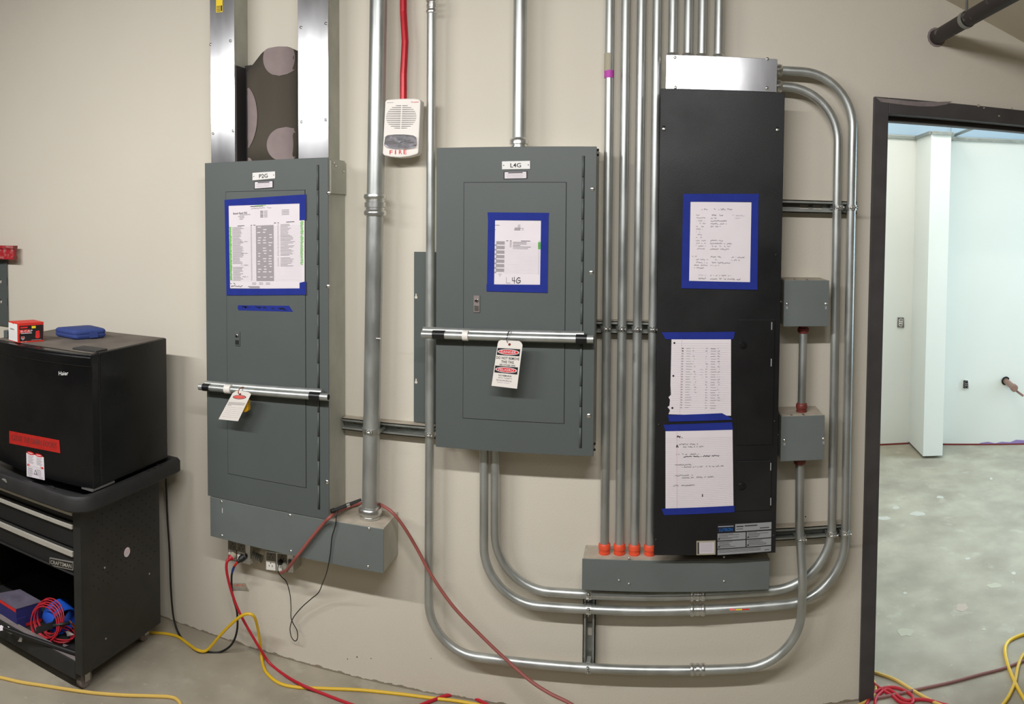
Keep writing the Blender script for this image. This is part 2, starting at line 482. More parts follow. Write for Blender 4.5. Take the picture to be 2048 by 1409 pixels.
# base of the far walls: red-brown sill plate line and purple primer patches
mb = MB()
for p, q in ((FW[0], FW[1]), (FW[4], FW[5])):
    d = Vector((q[0] - p[0], q[1] - p[1], 0)).normalized(); nrm = Vector((d.y, -d.x, 0)) * 0.004
    mb.prism([Vector((p[0], p[1], 0)), Vector((q[0], q[1], 0)), Vector((q[0], q[1], 0)) + nrm, Vector((p[0], p[1], 0)) + nrm], (0, 0, 0.012))
struct('baseboard_far', mb, 'wood')
def on_far(px, py):     # a point on the right hand far wall
    p, q = Vector((*FW[4], 0)), Vector((*FW[5], 0)); d = (q - p).normalized(); n = Vector((d.y, -d.x, 0))
    r = ray(px, py); o = Vector((0, 0, CAMZ)); t = (p - o).dot(n) / r.dot(n)
    return o + r * t + n * 0.003
def on_farL(px, py):
    p, q = Vector((*FW[0], 0)), Vector((*FW[1], 0)); d = (q - p).normalized(); n = Vector((d.y, -d.x, 0))
    r = ray(px, py); o = Vector((0, 0, CAMZ)); t = (p - o).dot(n) / r.dot(n)
    return o + r * t + n * 0.003
mb = MB()
top = [(1962, 886), (1976, 884), (1990, 887), (2003, 884), (2020, 885), (2032, 880), (2048, 881), (2080, 879)]
pl = [on_far(x, y) for x, y in top] + [on_far(2080, 889), on_far(1955, 889)]
mb.prism(pl, (0.0005, 0.001, 0))
struct('baseboard_far_primer', mb, 'purple')
# floor patches seen through the door
mb = MB()
for cx, cy, rx, ry, mi in ((1924, 1216, 15, 10, 0), (1812, 1265, 18, 9, 1), (1990, 1172, 18, 6, 1), (1835, 1028, 16, 5, 2), (1765, 1037, 18, 4, 2), (1792, 1016, 7, 4, 2), (1982, 958, 3, 3, 2), (1968, 1259, 5, 3, 1), (1935, 1118, 6, 3, 2), (2027, 1147, 5, 3, 2), (1810, 1187, 5, 3, 2), (1880, 995, 9, 3, 2)):
    n = 12; pts = []
    for k in range(n):
        a = 2 * PI * k / n; rr = random.uniform(0.7, 1.1)
        p = fl(cx + rx * rr * math.cos(a), cy - ry * rr * math.sin(a), 0.0008); pts.append(p)
    mb.prism(pts, (0, 0, -0.0006), mi)
struct('floor_far_patches', mb, [mat('patch_pink', (176, 160, 144), 0.8), mat('patch_cream', (176, 170, 150), 0.8), mat('patch_white', (184, 180, 168), 0.8)])
# doorway frame: pressed steel, black
mb = MB()
FY = WY - 0.012
mb.box(DX0 - 0.052, DX0, FY, WY + 0.05, 0, DZ + 0.055)
mb.box(DX1, DX1 + 0.052, FY, WY + 0.05, 0, DZ + 0.055)
mb.box(DX0, DX1, FY, WY + 0.05, DZ, DZ + 0.055)
mb.box(DX0 - 0.012, DX0 + 0.0, WY + 0.05, WY + 0.18, 0, DZ + 0.02)
mb.box(DX0, DX0 + 0.016, WY + 0.05, WY + 0.10, 0, DZ)
mb.box(DX1 - 0.016, DX1, WY + 0.05, WY + 0.10, 0, DZ)
mb.box(DX0, DX1, WY + 0.05, WY + 0.18, DZ, DZ + 0.045)
mb.box(DX0 + 0.016, DX1 - 0.016, WY + 0.05, WY + 0.10, DZ - 0.016, DZ)
door = struct('door_1', mb, 'frame', bevel=0.002)
mb = MB()
mb.prism([at(x, y, FY - 0.0008) for x, y in [(1752, 195), (1768, 197), (1790, 199), (1830, 203), (1870, 204), (1905, 203), (1893, 209), (1868, 213), (1840, 213), (1810, 210), (1785, 207), (1762, 204)]], (0, 0.0006, 0))
mb.build('paint_smear', 'smear', door)
for (x, y, r) in ((1957, 211, 4), (1968, 216, 2), (1998, 232, 2), (2024, 217, 2), (1900, 206, 1.5)):
    MB().prism([at(x + r * math.cos(a * PI / 4) * random.uniform(.7, 1.2), y + r * .7 * math.sin(a * PI / 4), FY - 0.0008) for a in range(8)], (0, 0.0006, 0)).build('paint_chip', 'tapeclear', door)

for (x, y, r) in ((714, 1315, .0028), (695, 1319, .0022), (742, 1318, .002), (1611, 1034, .0025), (862, 1318, .0015), (1000, 420, .0012)):
    q = at(x, y, WY + .0012); MB().lathe((q.x, WY + .0012, q.z), (0, -1, 0), [(0, r), (.0004, r * .8)], 7).build('wall_pit', 'board', wall_back)
# ================================================================ electric panels
CY = 2.35   # face of the covers


def panel(name, label, x0, x1, z0, z1, door_px, hinge_px, plate_px, plate_txt, info_px, screw_px, latch_px, loc, sidegalv=True):
    t = thing(name, label, 'electrical panel', loc)
    MB().box(x0 + 0.003, x1 - 0.002, CY + 0.004, WY, z0 + 0.004, z1 - 0.002).build('cabinet_body', 'galvside', t, 0.001)
    MB().box(x0, x1, CY, CY + 0.004, z0, z1).build('cover', 'grey', t, 0.0012)
    c = [at(x, y, CY) for x, y in door_px]
    gx0, gx1 = (c[0].x + c[3].x) / 2, (c[1].x + c[2].x) / 2; gz0, gz1 = (c[2].z + c[3].z) / 2, (c[0].z + c[1].z) / 2
    g = 0.0016
    mb = MB(); mb.box(gx0 - g, gx1 + g, CY - 0.0006, CY, gz0 - g, gz1 + g)
    mb.build('door_gap', 'grey_d', t)
    d = MB().box(gx0, gx1, CY - 0.0022, CY, gz0, gz1).build('door', 'grey', t, 0.0006)
    # piano hinge line
    h0 = at(*hinge_px[0], CY); h1 = at(*hinge_px[1], CY); hx = (h0.x + h1.x) / 2
    mb = MB().box(hx - 0.0042, hx + 0.0042, CY - 0.001, CY, h1.z, h0.z)
    mb.build('hinge_gap', 'grey_d', t)
    mb = MB(); n = 14; L = (h0.z - h1.z) / n
    for i in range(n):
        mb.tube([(hx - 0.001, CY - 0.001, h1.z + i * L + 0.001), (hx - 0.001, CY - 0.001, h1.z + (i + 1) * L - 0.001)], 0.0036, 8)
    mb.build('hinge', 'grey', t)
    q = [at(x, y, CY - 0.003) for x, y in plate_px]
    pl = MB().prism(q, (0, 0.003, 0)).build('nameplate', 'plate', t)
    s = Sheet(*q); s.text(plate_txt, 0.3, 0.68, 0.25, 0.78, 'ink')
    s.build('lettering', pl)
    for e in (.06, .94):
        c_ = (q[0].lerp(q[1], e) + q[3].lerp(q[2], e)) / 2; MB().lathe(c_, (0, -1, 0), [(0, .0018), (.001, .0014)], 8).build('rivet', 'ink', pl)
    q = [at(x, y, CY - 0.0012) for x, y in info_px]
    pl = MB().prism(q, (0, 0.0012, 0)).build('rating_label', 'blk', t)
    s = Sheet(*q); s.rect(0.05, 0.95, 0.1, 0.9, 'paper'); s.rect(0.2, 0.8, 0.14, 0.26, 'ink', 0.3)
    for k in range(4): s.rect(0.1 + 0.05 * (k % 2), 0.9 - 0.1 * (k % 2), 0.36 + k * 0.13, 0.39 + k * 0.13, 'ink2', 0.3)
    s.build('fine_print', pl)
    screws(t, screw_px, CY, 0.007)
    a, bb = at(*latch_px[0], CY), at(*latch_px[1], CY)
    l = MB().box(a.x, bb.x, CY - 0.006, CY - 0.002, bb.z, a.z).build('latch', 'smear' if plate_txt == 'L4G' else 'grey', t, 0.001)
    cx = (a.x + bb.x) / 2; h = a.z - bb.z
    MB().lathe((cx, CY - 0.006, a.z - h * 0.3), (0, -1, 0), [(0, .006), (.003, .006), (.004, .004)], 14).build('lock', 'chrome', l)
    MB().box(a.x + 0.003, bb.x - 0.003, CY - 0.0075, CY - 0.006, bb.z + h * 0.1, bb.z + h * 0.4).build('pull', 'grey_d' if plate_txt != 'L4G' else 'screw', l)
    return t


p2g = panel('electrical_panel', 'tall grey electrical panel with P2G nameplate and a large taped schedule', -1.545, -1.05, 0.631, 1.871,
            [(450, 388), (611, 377), (611, 972), (459, 951)], [(640, 330), (634, 1018)],
            [(505, 346), (550, 343), (550, 357), (505, 361)], 'P2G', [(508, 363), (547, 361), (547, 376), (508, 379)],
            [(657, 386), (656, 573), (654, 965)], [(471, 663), (481, 692)], (-1.30, WY, 0.631))
l4g = panel('electrical_panel', 'grey electrical panel with L4G nameplate and a small taped sheet', -0.672, -0.163, 0.925, 1.891,
            [(930, 366), (1131, 365), (1129, 846), (925, 837)], [(1166, 312), (1162, 896)],
            [(1004, 323), (1060, 322), (1060, 338), (1004, 339)], 'L4G', [(1007, 343), (1055, 342), (1055, 358), (1007, 359)],
            [(1185, 378), (1183, 545), (1178, 832)], [(948, 591), (960, 625)], (-0.42, WY, 0.925))
# galvanised corner bracket plate on top right side of P2G body + small knockout screws on L4G side
for (x, y) in ((1196, 300), (1196, 310), (1187, 888), (1187, 900)):
    p = at(x, y, 2.40); MB().lathe((-0.165, 2.40, p.z), (1, 0, 0), [(0, .004), (.005, .004), (.006, .002)], 8).build('screw', 'grey_d', l4g)
q = at(690, 320, 2.47)
MB().box(-1.052, -1.046, 2.365, 2.495, 1.75, 1.862).build('side_flange', 'galvside', p2g, 0.001)
for (y, z) in ((2.40, 1.845), (2.47, 1.83), (2.385, 1.855)): MB().lathe((-1.046, y, z), (1, 0, 0), [(0, .004), (.004, .003)], 8).build('screw', 'screw', p2g)

# ---------------------------------------------------------------- papers with painter's tape


def tapes(parent, strips, Y):
    for st in strips:
        px_prism(st, Y, 0.0004).build('tape', 'tape', parent)


def paper(name, label, corners, Y, outline=None, tape_strips=(), group=None):
    c = [at(x, y, Y) for x, y in corners]
    mb = MB().prism([at(x, y, Y) for x, y in (outline or corners)], (0, 0.0004, 0))
    o = mb.build(name, 'paper', None)
    tag(o, label, 'paper', group)
    for i_, st in enumerate(tape_strips): px_prism(st, Y - 0.0006 - .00045 * i_, 0.0004).build('tape', 'tape', o)
    return o, c


PY = CY - 0.0032
o, c = paper('panel_schedule', 'large printed circuit schedule taped on the P2G panel door, green marks down its edges',
             [(457, 412), (599, 403), (599, 578), (460, 577)], PY,
             [(457, 412), (599, 403), (599, 440), (609, 439), (609, 564), (599, 566), (599, 578), (460, 577)],
             [[(449, 400), (612, 389), (612, 407), (457, 412)], [(449, 400), (457, 411), (460, 578), (453, 590)],
              [(599, 404), (612, 403), (612, 440), (599, 441)], [(599, 566), (612, 563), (612, 590), (599, 580)], [(453, 578), (612, 577), (612, 590), (453, 591)]])
s = Sheet(*c)
s.rect(0.32, 0.5, 0.022, 0.03, 'ink').rect(0.38, 0.54, 0.018, 0.024, 'green', 0.4).scrawl(0.33, 0.62, 0.05, 0.02, 'ink2', 0.004)
s.text('Branch Panel: P2G', 0.07, 0.27, 0.085, 0.108, 'ink')
for i, (a, w_) in enumerate(((0.16, .16), (0.14, .09), (0.16, .07), (0.16, .05))): s.rect(a, a + w_, 0.115 + i * 0.017, 0.122 + i * 0.017, 'ink2')
for i in range(5): s.rect(0.46, 0.5, 0.085 + i * 0.017, 0.092 + i * 0.017, 'ink'); s.rect(0.51, 0.56, 0.085 + i * 0.017, 0.092 + i * 0.017, 'ink2')
for i in range(4): s.rect(0.76, 0.86, 0.085 + i * 0.017, 0.092 + i * 0.017, 'ink2')
s.rect(0.13, 0.23, 0.245, 0.252, 'ink').rect(0.32, .34, .245, .252, 'ink').rect(0.36, .39, .245, .252, 'ink').rect(0.65, .68, .23, .237, 'ink').rect(.7, .72, .23, .237, 'ink').rect(.82, .93, .225, .232, 'ink')
s.rect(0.395, 0.645, 0.255, 0.91, 'ink2')
for i in range(20):
    b0 = 0.27 + i * 0.031
    for a in (0.42, 0.5, 0.58):
        if random.random() < 0.6: s.rect(a + random.uniform(-.01, .01), a + 0.04 + random.uniform(-.01, .01), b0, b0 + 0.01, 'paper', 0.4)
for i in range(42):
    b0 = 0.262 + i * 0.0155
    if i not in (29, 30): s.rect(0.05, 0.05 + random.uniform(0.1, 0.17), b0, b0 + 0.006, 'ink2')
    s.rect(0.32, 0.335, b0, b0 + 0.006, 'ink2'); s.rect(0.0, 0.395, b0 + 0.0105, b0 + 0.0115, 'ink3')
    s.rect(0.645, 1.03, b0 + 0.0105, b0 + 0.0115, 'ink3')
    if i < 32 and i != 24:
        s.rect(0.74, 0.74 + random.uniform(0.1, 0.2), b0 - .01, b0 - 0.004, 'ink2'); s.rect(0.7, 0.715, b0 - .01, b0 - .004, 'ink2')
for i in range(4): s.scrawl(0.17, 0.28, 0.44 + i * 0.14, 0.012, 'ink2', 0.004, 0.008)
for i in range(60):
    b0 = 0.255 + i * 0.0108; s.rect(0.008 + random.uniform(-.004, .004), 0.034 + random.uniform(-.006, .006), b0, b0 + 0.009, 'green', 0.4)
for i in range(42):
    b0 = 0.225 + i * 0.012; s.rect(1.02 + random.uniform(-.01, .004), 1.045 + random.uniform(-.006, .01), b0, b0 + 0.008, 'green', 0.4)
s.scrawl(0.01, 0.09, 0.945, 0.02, 'ink', 0.005).scrawl(0.02, 0.2, 0.975, 0.02, 'ink', 0.005, 0.01)
for i in range(3): s.rect(0.33 + i * .1, .39 + i * .1, 0.93, 0.936, 'ink2'); s.rect(0.33 + i * .1, .39 + i * .1, 0.945, 0.951, 'ink2')
s.rect(0.27, 0.44, 0.975, 0.981, 'ink').rect(0.29, 0.44, 0.988, 0.993, 'ink')
s.build('print', o)

o, c = paper('panel_schedule', 'taped schedule sheet on the L4G panel, L4G handwritten at its foot',
             [(990, 441), (1083, 442), (1081, 571), (987, 569)], PY, None,
             [[(975, 425), (1098, 426), (1097, 441), (976, 441)], [(976, 440), (990, 440), (988, 570), (974, 570)],
              [(1082, 441), (1097, 441), (1095, 571), (1080, 571)], [(973, 569), (1095, 570), (1095, 586), (973, 583)]])
s = Sheet(*c)
s.rect(0, .1, 0.07, 0.08, 'ink2').rect(0, .02, .14, .15, 'ink2')
for i, (a, e, m_) in enumerate(((.5, .55, 'ink2'), (.49, .55, 'ink2'), (.43, .56, 'ink'), (.42, .55, 'ink'))): s.rect(a, e, 0.066 + i * 0.024, 0.076 + i * 0.024, m_)
s.rect(.58, .62, .115, .123, 'ink2').rect(.58, .62, .139, .147, 'ink2')
s.rect(.25, .3, .312, .32, 'ink').rect(.33, .37, .312, .32, 'ink').rect(.57, .77, .312, .32, 'ink').rect(.95, .98, .312, .32, 'green')
for i in range(4): s.rect(.33, .37, .332 + i * .024, .342 + i * .024, 'ink2'); s.rect(.4, (.69, .69, .56, .78)[i], .332 + i * .024, .344 + i * .024, 'ink2')
s.rect(.4, .72, .43, .44, 'ink2')
s.rect(.935, .99, .33, .44, 'green')
for i in range(5): s.rect(.94, .985, .338 + i * .02, .345 + i * .02, 'ink', .5)
for i in range(7):
    b0 = .325 + i * .071
    s.rect(.04, .22, b0, b0 + .05, 'ink2'); s.rect(0.0, .05, b0 + .05, b0 + .072, 'ink2')
for i in range(22): s.rect(.22, .95, .345 + i * .0225, .3465 + i * .0225, 'ink3'); s.rect(.95, .965, .35 + i * .0225, .358 + i * .0225, 'ink2')
s.rect(.1, .17, .835, .842, 'ink2').rect(.12, .15, .86, .867, 'ink2')
s.stroke([(.27, .885), (.275, .975), (.36, .975)], .008, 'ink2')
s.stroke([(.40, .885), (.40, .935), (.47, .94)], .01, 'ink').stroke([(.44, .875), (.445, .98)], .01, 'ink')
s.stroke([(.57, .895), (.53, .885), (.49, .92), (.49, .96), (.53, .975), (.57, .955), (.575, .93), (.52, .93)], .013, 'ink')
s.build('print', o)

DY = 2.35 - 0.0
DPY = DY - 0.0012
o, c = paper('note_sheet', 'faint pencilled sheet framed in blue tape, the highest paper on the black panel',
             [(1381, 404), (1504, 405), (1501, 565), (1378, 562)], DPY, None,
             [[(1366, 388), (1518, 388), (1517, 404), (1366, 404)], [(1366, 403), (1381, 403), (1378, 563), (1363, 564)],
              [(1503, 403), (1517, 403), (1515, 565), (1500, 565)], [(1363, 562), (1515, 565), (1515, 580), (1363, 577)]])
s = Sheet(*c)
s.scrawl(.18, .28, .09, .02, 'ink2', .006).scrawl(.38, .68, .09, .022, 'ink2', .006)
for i, (L, R, X) in enumerate(((.1, .56, 1), (.25, .43, .8), (.25, .6, 0), (.25, .63, 0), (.25, .5, 0), (.2, 0, 0), (.2, 0, 0), (.2, 0, 0), (.2, 0, 0), (.26, .55, 0), (.26, .68, 0), (.26, .66, 0), (.26, .64, 0))):
    b0 = .165 + i * .0355
    s.scrawl(.06 if i == 0 else .1, .15 if i == 0 else L, b0, .016, 'ink2' if i < 10 else 'ink2', .005)
    if R: s.scrawl(.33, R, b0, .018, 'ink2', .006)
    if X == 1: s.scrawl(.68, .88, b0, .016, 'ink3', .006)
    if X == .8: s.scrawl(.72, .82, b0, .016, 'ink3', .006)
for i, (L, R, X) in enumerate(((.12, .55, .9), (.3, .44, .83), (.3, .66, 0), (.3, .5, 0), (.24, 0, 0))):
    b0 = .69 + i * .036
    s.scrawl(.04 if i == 0 else .08, L, b0, .016, 'ink2', .006)
    if R: s.scrawl(.34, R, b0, .018, 'ink2', .006)
    if X: s.scrawl(.68, X, b0, .016, 'ink2', .006)
s.scrawl(.15, .27, .925, .02, 'ink3', .006).scrawl(.34, .68, .925, .018, 'ink2', .006).scrawl(.15, .28, .965, .02, 'ink2', .006).scrawl(.34, .84, .965, .022, 'ink2', .006)
s.build('print', o)

o, c = paper('notebook_page', 'three-hole notebook page with tally columns and a torn left edge, on the black panel',
             [(1343, 678), (1462, 678), (1462, 831), (1338, 829)], DPY - 0.0008,
             [(1343, 678), (1462, 678), (1462, 832), (1337, 829), (1340, 822), (1338, 818), (1335, 815), (1339, 812), (1340, 800), (1337, 795), (1342, 790), (1341, 770)],
             [[(1323, 665), (1470, 664), (1467, 679), (1331, 679)], [(1336, 831), (1444, 827), (1463, 837), (1466, 840), (1338, 844)]])
s = Sheet(*c)
for bb_ in (.055, .49, .915): s.ell(.05, bb_, .016, .013, 'blk')
for i in range(24):
    b0 = .125 + i * .034
    s.rect(.18, .205, b0 - .006, b0 + .006, 'ink' if i < 2 else 'ink2'); s.stroke([(.25, b0), (.25 + random.uniform(.06, .11), b0 + random.uniform(-.004, .004))], .004, 'ink2')
    if i < 18: s.scrawl(.35 + i * .003, .385 + i * .003, b0, .014, 'ink2', .005, .009)
    s.scrawl(.575, .61, b0, .013, 'ink2', .005, .009)
    s.stroke([(.66, b0 + .002), (.66 + random.uniform(.07, .1), b0 + random.uniform(-.002, .006))], .005, 'ink2' if i else 'ink')
    if i < 21: s.scrawl(.775, .815, b0, .014, 'ink2', .005, .009)
for i in range(4): s.scrawl(.48, .54, .4 + i * .035, .012, 'ink3', .005, .012)
for i in range(32): s.rect(0.0, 1, .06 + i * .029, .0612 + i * .029, 'ink3')
s.rect(.17, .174, 0, 1, 'mline'); s.build('print', o)

o, c = paper('notebook_page', 'lined notebook page with short pen paragraphs, lowest paper on the black panel',
             [(1331, 862), (1465, 859), (1467, 1013), (1331, 1018)], DPY, None,
             [[(1327, 850), (1464, 845), (1466, 860), (1331, 863)], [(1323, 1018), (1469, 1012), (1469, 1025), (1328, 1031)]])
s = Sheet(*c)
s.scrawl(.17, .25, .08, .03, 'ink', .01, .008).scrawl(.16, .19, .2, .04, 'ink', .01, .006)
for b0, a0, e0, m_ in ((.175, .2, .48, 'ink2'), (.21, .26, .58, 'ink2'), (.305, .14, .5, 'ink2'), (.335, .25, .8, 'ink'), (.44, .14, .38, 'ink2'), (.47, .24, .86, 'ink2'), (.575, .14, .4, 'ink2'), (.605, .24, .73, 'ink2'), (.705, .11, .43, 'ink2')):
    s.scrawl(a0, e0, b0, .018, m_, .007, .01)
s.rect(.535, .55, .825, .86, 'ink')
for i in range(38): s.rect(0.0, 1, .1 + i * .0235, .1012 + i * .0235, 'ink3')
s.rect(.165, .169, 0, 1, 'mline'); s.build('print', o)

o = px_prism([(476, 611), (578, 612), (586, 624), (477, 621), (475, 616)], CY - 0.0028, 0.0005).build('tape_strip', 'tape', None)
tag(o, 'short blue tape strip with black scribble, below the large schedule on the P2G panel', 'tape')
s = Sheet(at(476, 611, CY - .0028), at(580, 612, CY - .0028), at(584, 624, CY - .0028), at(476, 621, CY - .0028))
s.scrawl(.05, .55, .3, .4, 'taped', .03, .02).scrawl(.6, .95, .5, .5, 'taped', .03, .02); s.build('lettering', o)

# ================================================================ black lighting panel
lp = thing('lighting_panel', 'tall black lighting control panel with three taped papers', 'electrical panel', (0.22, WY, 0.62))
MB().box(0.055, 0.392, DY + 0.004, WY, 0.625, 2.07).build('cabinet_body', 'black', lp)
MB().box(0.031, 0.416, DY, DY + 0.004, 0.616, 2.07).build('cover', 'black', lp, 0.0015)
for dpx, kn, gl in (([(1477, 641), (1549, 638), (1545, 890), (1473, 890)], (1485, 690), ((1543, 652), (1542, 725))), ([(1473, 925), (1543, 919), (1541, 1020), (1471, 1022)], (1483, 972), ((1541, 933), (1541, 1003)))):
    c = [at(x, y, DY) for x, y in dpx]
    x0, x1, z0, z1 = (c[0].x + c[3].x) / 2, (c[1].x + c[2].x) / 2, (c[2].z + c[3].z) / 2, (c[0].z + c[1].z) / 2
    d = MB().box(x0, x1, DY - 0.0035, DY, z0, z1).build('access_door', 'black', lp, 0.0008)
    k = at(kn[0], kn[1], DY)
    MB().lathe((k.x, DY - 0.0035, k.z), (0, -1, 0), [(0, .012), (.003, .012), (.005, .010), (.005, .006), (.009, .005)], 20).build('latch_knob', 'black2', d)
    for g in gl:
        q = at(g[0], g[1], DY); MB().box(q.x - .0015, q.x + .0015, DY - 0.005, DY - 0.0035, q.z - .012, q.z + .012).build('hinge', 'lbl', d)  # hinge pieces, their glint put into the pale grey
for (x, y) in ((1328, 257), (1555, 259)):
    q = at(x, y, DY)
    MB().box(q.x - .004, q.x + .004, DY - 0.0006, DY, q.z - .008, q.z + .008).build('keyhole', 'dkhole', lp)
    MB().lathe((q.x, DY, q.z - .002), (0, -1, 0), [(0, .0055), (.003, .005), (.004, .002)], 12).build('screw', 'screw', lp)
for (x, y) in ((1318, 850), (1549, 843), (1312, 1080), (1547, 1072), (1552, 510)):
    q = at(x, y, DY); screw_mb(q.x, DY, q.z, .0035).build('screw', 'tray', lp)
# data plates
LY = DY - 0.0014
q = [at(x, y, LY) for x, y in [(1434, 1048), (1544, 1042), (1543, 1104), (1434, 1112)]]
pl = MB().prism(q, (0, 0.0014, 0)).build('data_label', 'blk', lp)
s = Sheet(*q)
s.rect(0.01, .31, .06, .27, 'tape_blue_d').rect(.02, .30, .08, .11, 'lbl', .3).text('LUTRON', .04, .28, .15, .25, 'lblue')
s.rect(.33, .99, 0.04, .27, 'lbl').rect(.35, .48, .10, .14, 'ink', .3).rect(.5, .73, .09, .13, 'ink', .3).rect(.35, .47, .19, .21, 'ink', .3).rect(.78, .95, .19, .22, 'ink', .3)
for r_ in range(2):
    for c_ in range(2):
        a0, a1 = ((.01, .52), (.54, .99))[c_]; b0 = .31 + r_ * .25
        s.rect(a0, a1, b0, b0 + .22, 'lbl')
        for k in range(5): s.rect(a0 + .02, a0 + random.uniform(.18, .42), b0 + .02 + k * .037, b0 + .032 + k * .037, 'ink', .3)
        s.rect(a0 + .01, a0 + .04, b0 + .15, b0 + .19, 'blk', .4)
s.rect(.01, .99, .81, .98, 'lbl')
for k in range(3): s.rect(.03, .8, .83 + k * .035, .84 + k * .035, 'ink', .3)
s.rect(.87, .96, .91, .93, 'ink', .3); s.build('print', pl)
q = [at(x, y, LY) for x, y in [(1393, 1083), (1431, 1082), (1431, 1110), (1393, 1111)]]
pl = MB().prism(q, (0, 0.0014, 0)).build('rating_label', 'tapeclear', lp)
s = Sheet(*q); s.rect(.05, .13, .08, .92, 'ink').rect(.15, .93, .1, .9, 'ink3')
for k in range(7): s.rect(.2, .85, .15 + k * .1, .17 + k * .1, 'ink2', .3)
s.build('print', pl)

# ================================================================ wireways and boxes
t = thing('wireway_box', 'long grey wireway box under the P2G panel, dusty on top', 'wireway', (-1.2, WY, 0.482))
MB().box(-1.532, -0.852, CY + 0.003, WY, 0.482, 0.629, 0).build('box_body', 'galvside', t)
MB().box(-1.051, -0.852, CY + 0.004, WY, 0.629, 0.631).build('dusty_top', 'dust', t)
MB().box(-1.534, -0.851, CY - 0.001, CY + 0.002, 0.480, 0.629).build('cover', 'boxgrey', t, 0.001)
screws(t, [(443, 1004), (580, 1031), (738, 1058), (444, 1072), (582, 1103), (736, 1134)], CY - 0.001, 0.0048)
q = at(445, 1020, CY); MB().box(q.x - .0012, q.x + .0012, CY - .0016, CY - .001, q.z - .012, q.z + .006).build('chalk_mark', 'paper', t)
t = thing('wireway_box', 'grey wireway box under the black panel, four orange fittings on its dusty top', 'wireway', (0.1, WY, 0.477))
MB().box(-0.196, 0.404, 2.403, WY, 0.477, 0.575).build('box_body', 'galvside', t)
MB().box(-0.194, 0.402, 2.404, WY, 0.575, 0.577).build('dusty_top', 'dust', t)
MB().box(-0.198, 0.406, 2.399, 2.402, 0.474, 0.576).build('cover', 'boxgrey', t, 0.001)
screws(t, [(1258, 1117), (1258, 1168), (1448, 1114), (1448, 1163), (1238, 1161)], 2.399, 0.004)
t = thing('pull_box', 'bare aluminium pull box on top of the black panel', 'junction box', (0.22, WY, 2.07))
MB().box(0.05, 0.388, 2.357, WY, 2.071, 2.171).build('box_body', 'galvs', t)
MB().box(0.047, 0.391, 2.353, 2.356, 2.07, 2.173).build('cover', 'galvs', t, 0.001)
screws(t, [(1350, 115), (1535, 118), (1351, 175), (1534, 176)], 2.353, 0.005)

for lab, x0, x1, z0, z1, y0, sp in (('upper grey square junction box right of the black panel', .431, .578, 1.335, 1.483, 2.375, [(1574, 608), (1652, 608)]),
                                    ('lower grey square junction box right of the black panel', .430, .573, .901, 1.046, 2.375, [(1569, 881), (1647, 878)])):
    t = thing('junction_box', lab, 'junction box', ((x0 + x1) / 2, WY, z0), 'square junction boxes right of the black panel')
    MB().box(x0 + .002, x1 - .002, y0 + .003, WY, z0 + .002, z1 - .002).build('box_body', 'galvside', t)
    MB().box(x0, x1, y0, y0 + .003, z0, z1).build('cover', 'boxgrey', t, .001)
    MB().box(x0 + .004, x1 - .004, y0 + .004, WY, z1 - .002, z1).build('dusty_top', 'dust', t)
    screws(t, sp, y0, .0048)
    for p in sp:
        q = at(p[0], p[1] + 7, y0); MB().box(q.x - .003, q.x + .003, y0 - .0004, y0, q.z - .006, q.z + .003).build('screw_slot', 'lbl', t)
    MB().lathe((x0, y0 + .05, (z0 + z1) / 2), (-1, 0, 0), [(0, .005), (.003, .005), (.005, .002)], 10).build('screw', 'screw', t)
    for dx in (.3, .75): MB().lathe((x0 + (x1 - x0) * dx * .6 + .01, y0 + .01, z1), (0, 0, 1), [(0, .005), (.0025, .005), (.004, .003)], 10).build('screw', 'screw', t)

# ---------------------------------------------------------------- sheet metal raceways above P2G
for lab, x0, x1, zt, sp in (('left bright sheet metal raceway above the P2G panel, yellow sticker at its top', -1.548, -1.444, 1.871, [(421, 89), (461, 82), (426, 267), (466, 262)]),
                            ('right bright sheet metal raceway above the P2G panel', -1.186, -1.071, 1.871, [(602, 55), (652, 47), (603, 244), (651, 240)])):
    t = thing('wiring_raceway', lab, 'raceway', ((x0 + x1) / 2, WY, zt), 'sheet metal raceways above the P2G panel')
    MB().box(x0 + .002, x1 - .002, 2.403, WY, zt, 3.1).build('channel', 'galvside', t)
    MB().box(x0, x1, 2.399, 2.402, zt, 3.1).build('cover', 'galvs', t, .0008)
    screws(t, sp, 2.399, .005)
    if x0 < -1.5:
        q = [at(x, y, 2.398) for x, y in [(432, -20), (445, -20), (445, 24), (432, 25)]]
        st = MB().prism(q, (0, .0008, 0)).build('sticker', 'ylab', t)
        sh = Sheet(*q)
        for k in range(4): sh.rect(.1, .7, .72 + k * .07, .75 + k * .07, 'ink')
        sh.rect(.75, .95, .7, .95, 'ink'); sh.build('print', st)
MB_ = MB().box(-1.4425, -1.188, 2.472, 2.48, 1.8715, 2.235).box(-1.4425, -1.4385, 2.404, 2.472, 1.8715, 2.225)
o = MB_.build('dark_board', 'board', None, .001); tag(o, 'dark flat board standing behind the olive roll between the raceways', 'board')
# rolled lining sheet standing between the raceways: real curved sheet with ovals
t = thing('felt_roll', 'olive felt roll with mauve ovals standing between the two raceways', 'roll', (-1.30, 2.42, 1.871))
Rr = 0.088; ccx, ccy = -1.278, 2.385


RX0, RX1 = at(497, 230, 2.45).x, at(600, 230, 2.45).x


def roll_pt(f, z, out=0.0):   # f: 0..1 left to right across the half cylinder that faces the room
    c = math.cos(PI * f)
    return Vector(((RX0 + RX1) / 2 - (RX1 - RX0) / 2 * c, 2.452 - (.055 + out) * math.sin(PI * f) - out * .3, z))


def fx(px):                    # fraction across the roll at a measured column
    t_ = (px - 498) / 100.0; t_ = min(.985, max(.01, t_)); return math.acos(1 - 2 * t_) / PI


def zpy(py, px=548): return at(px, py, 2.40).z


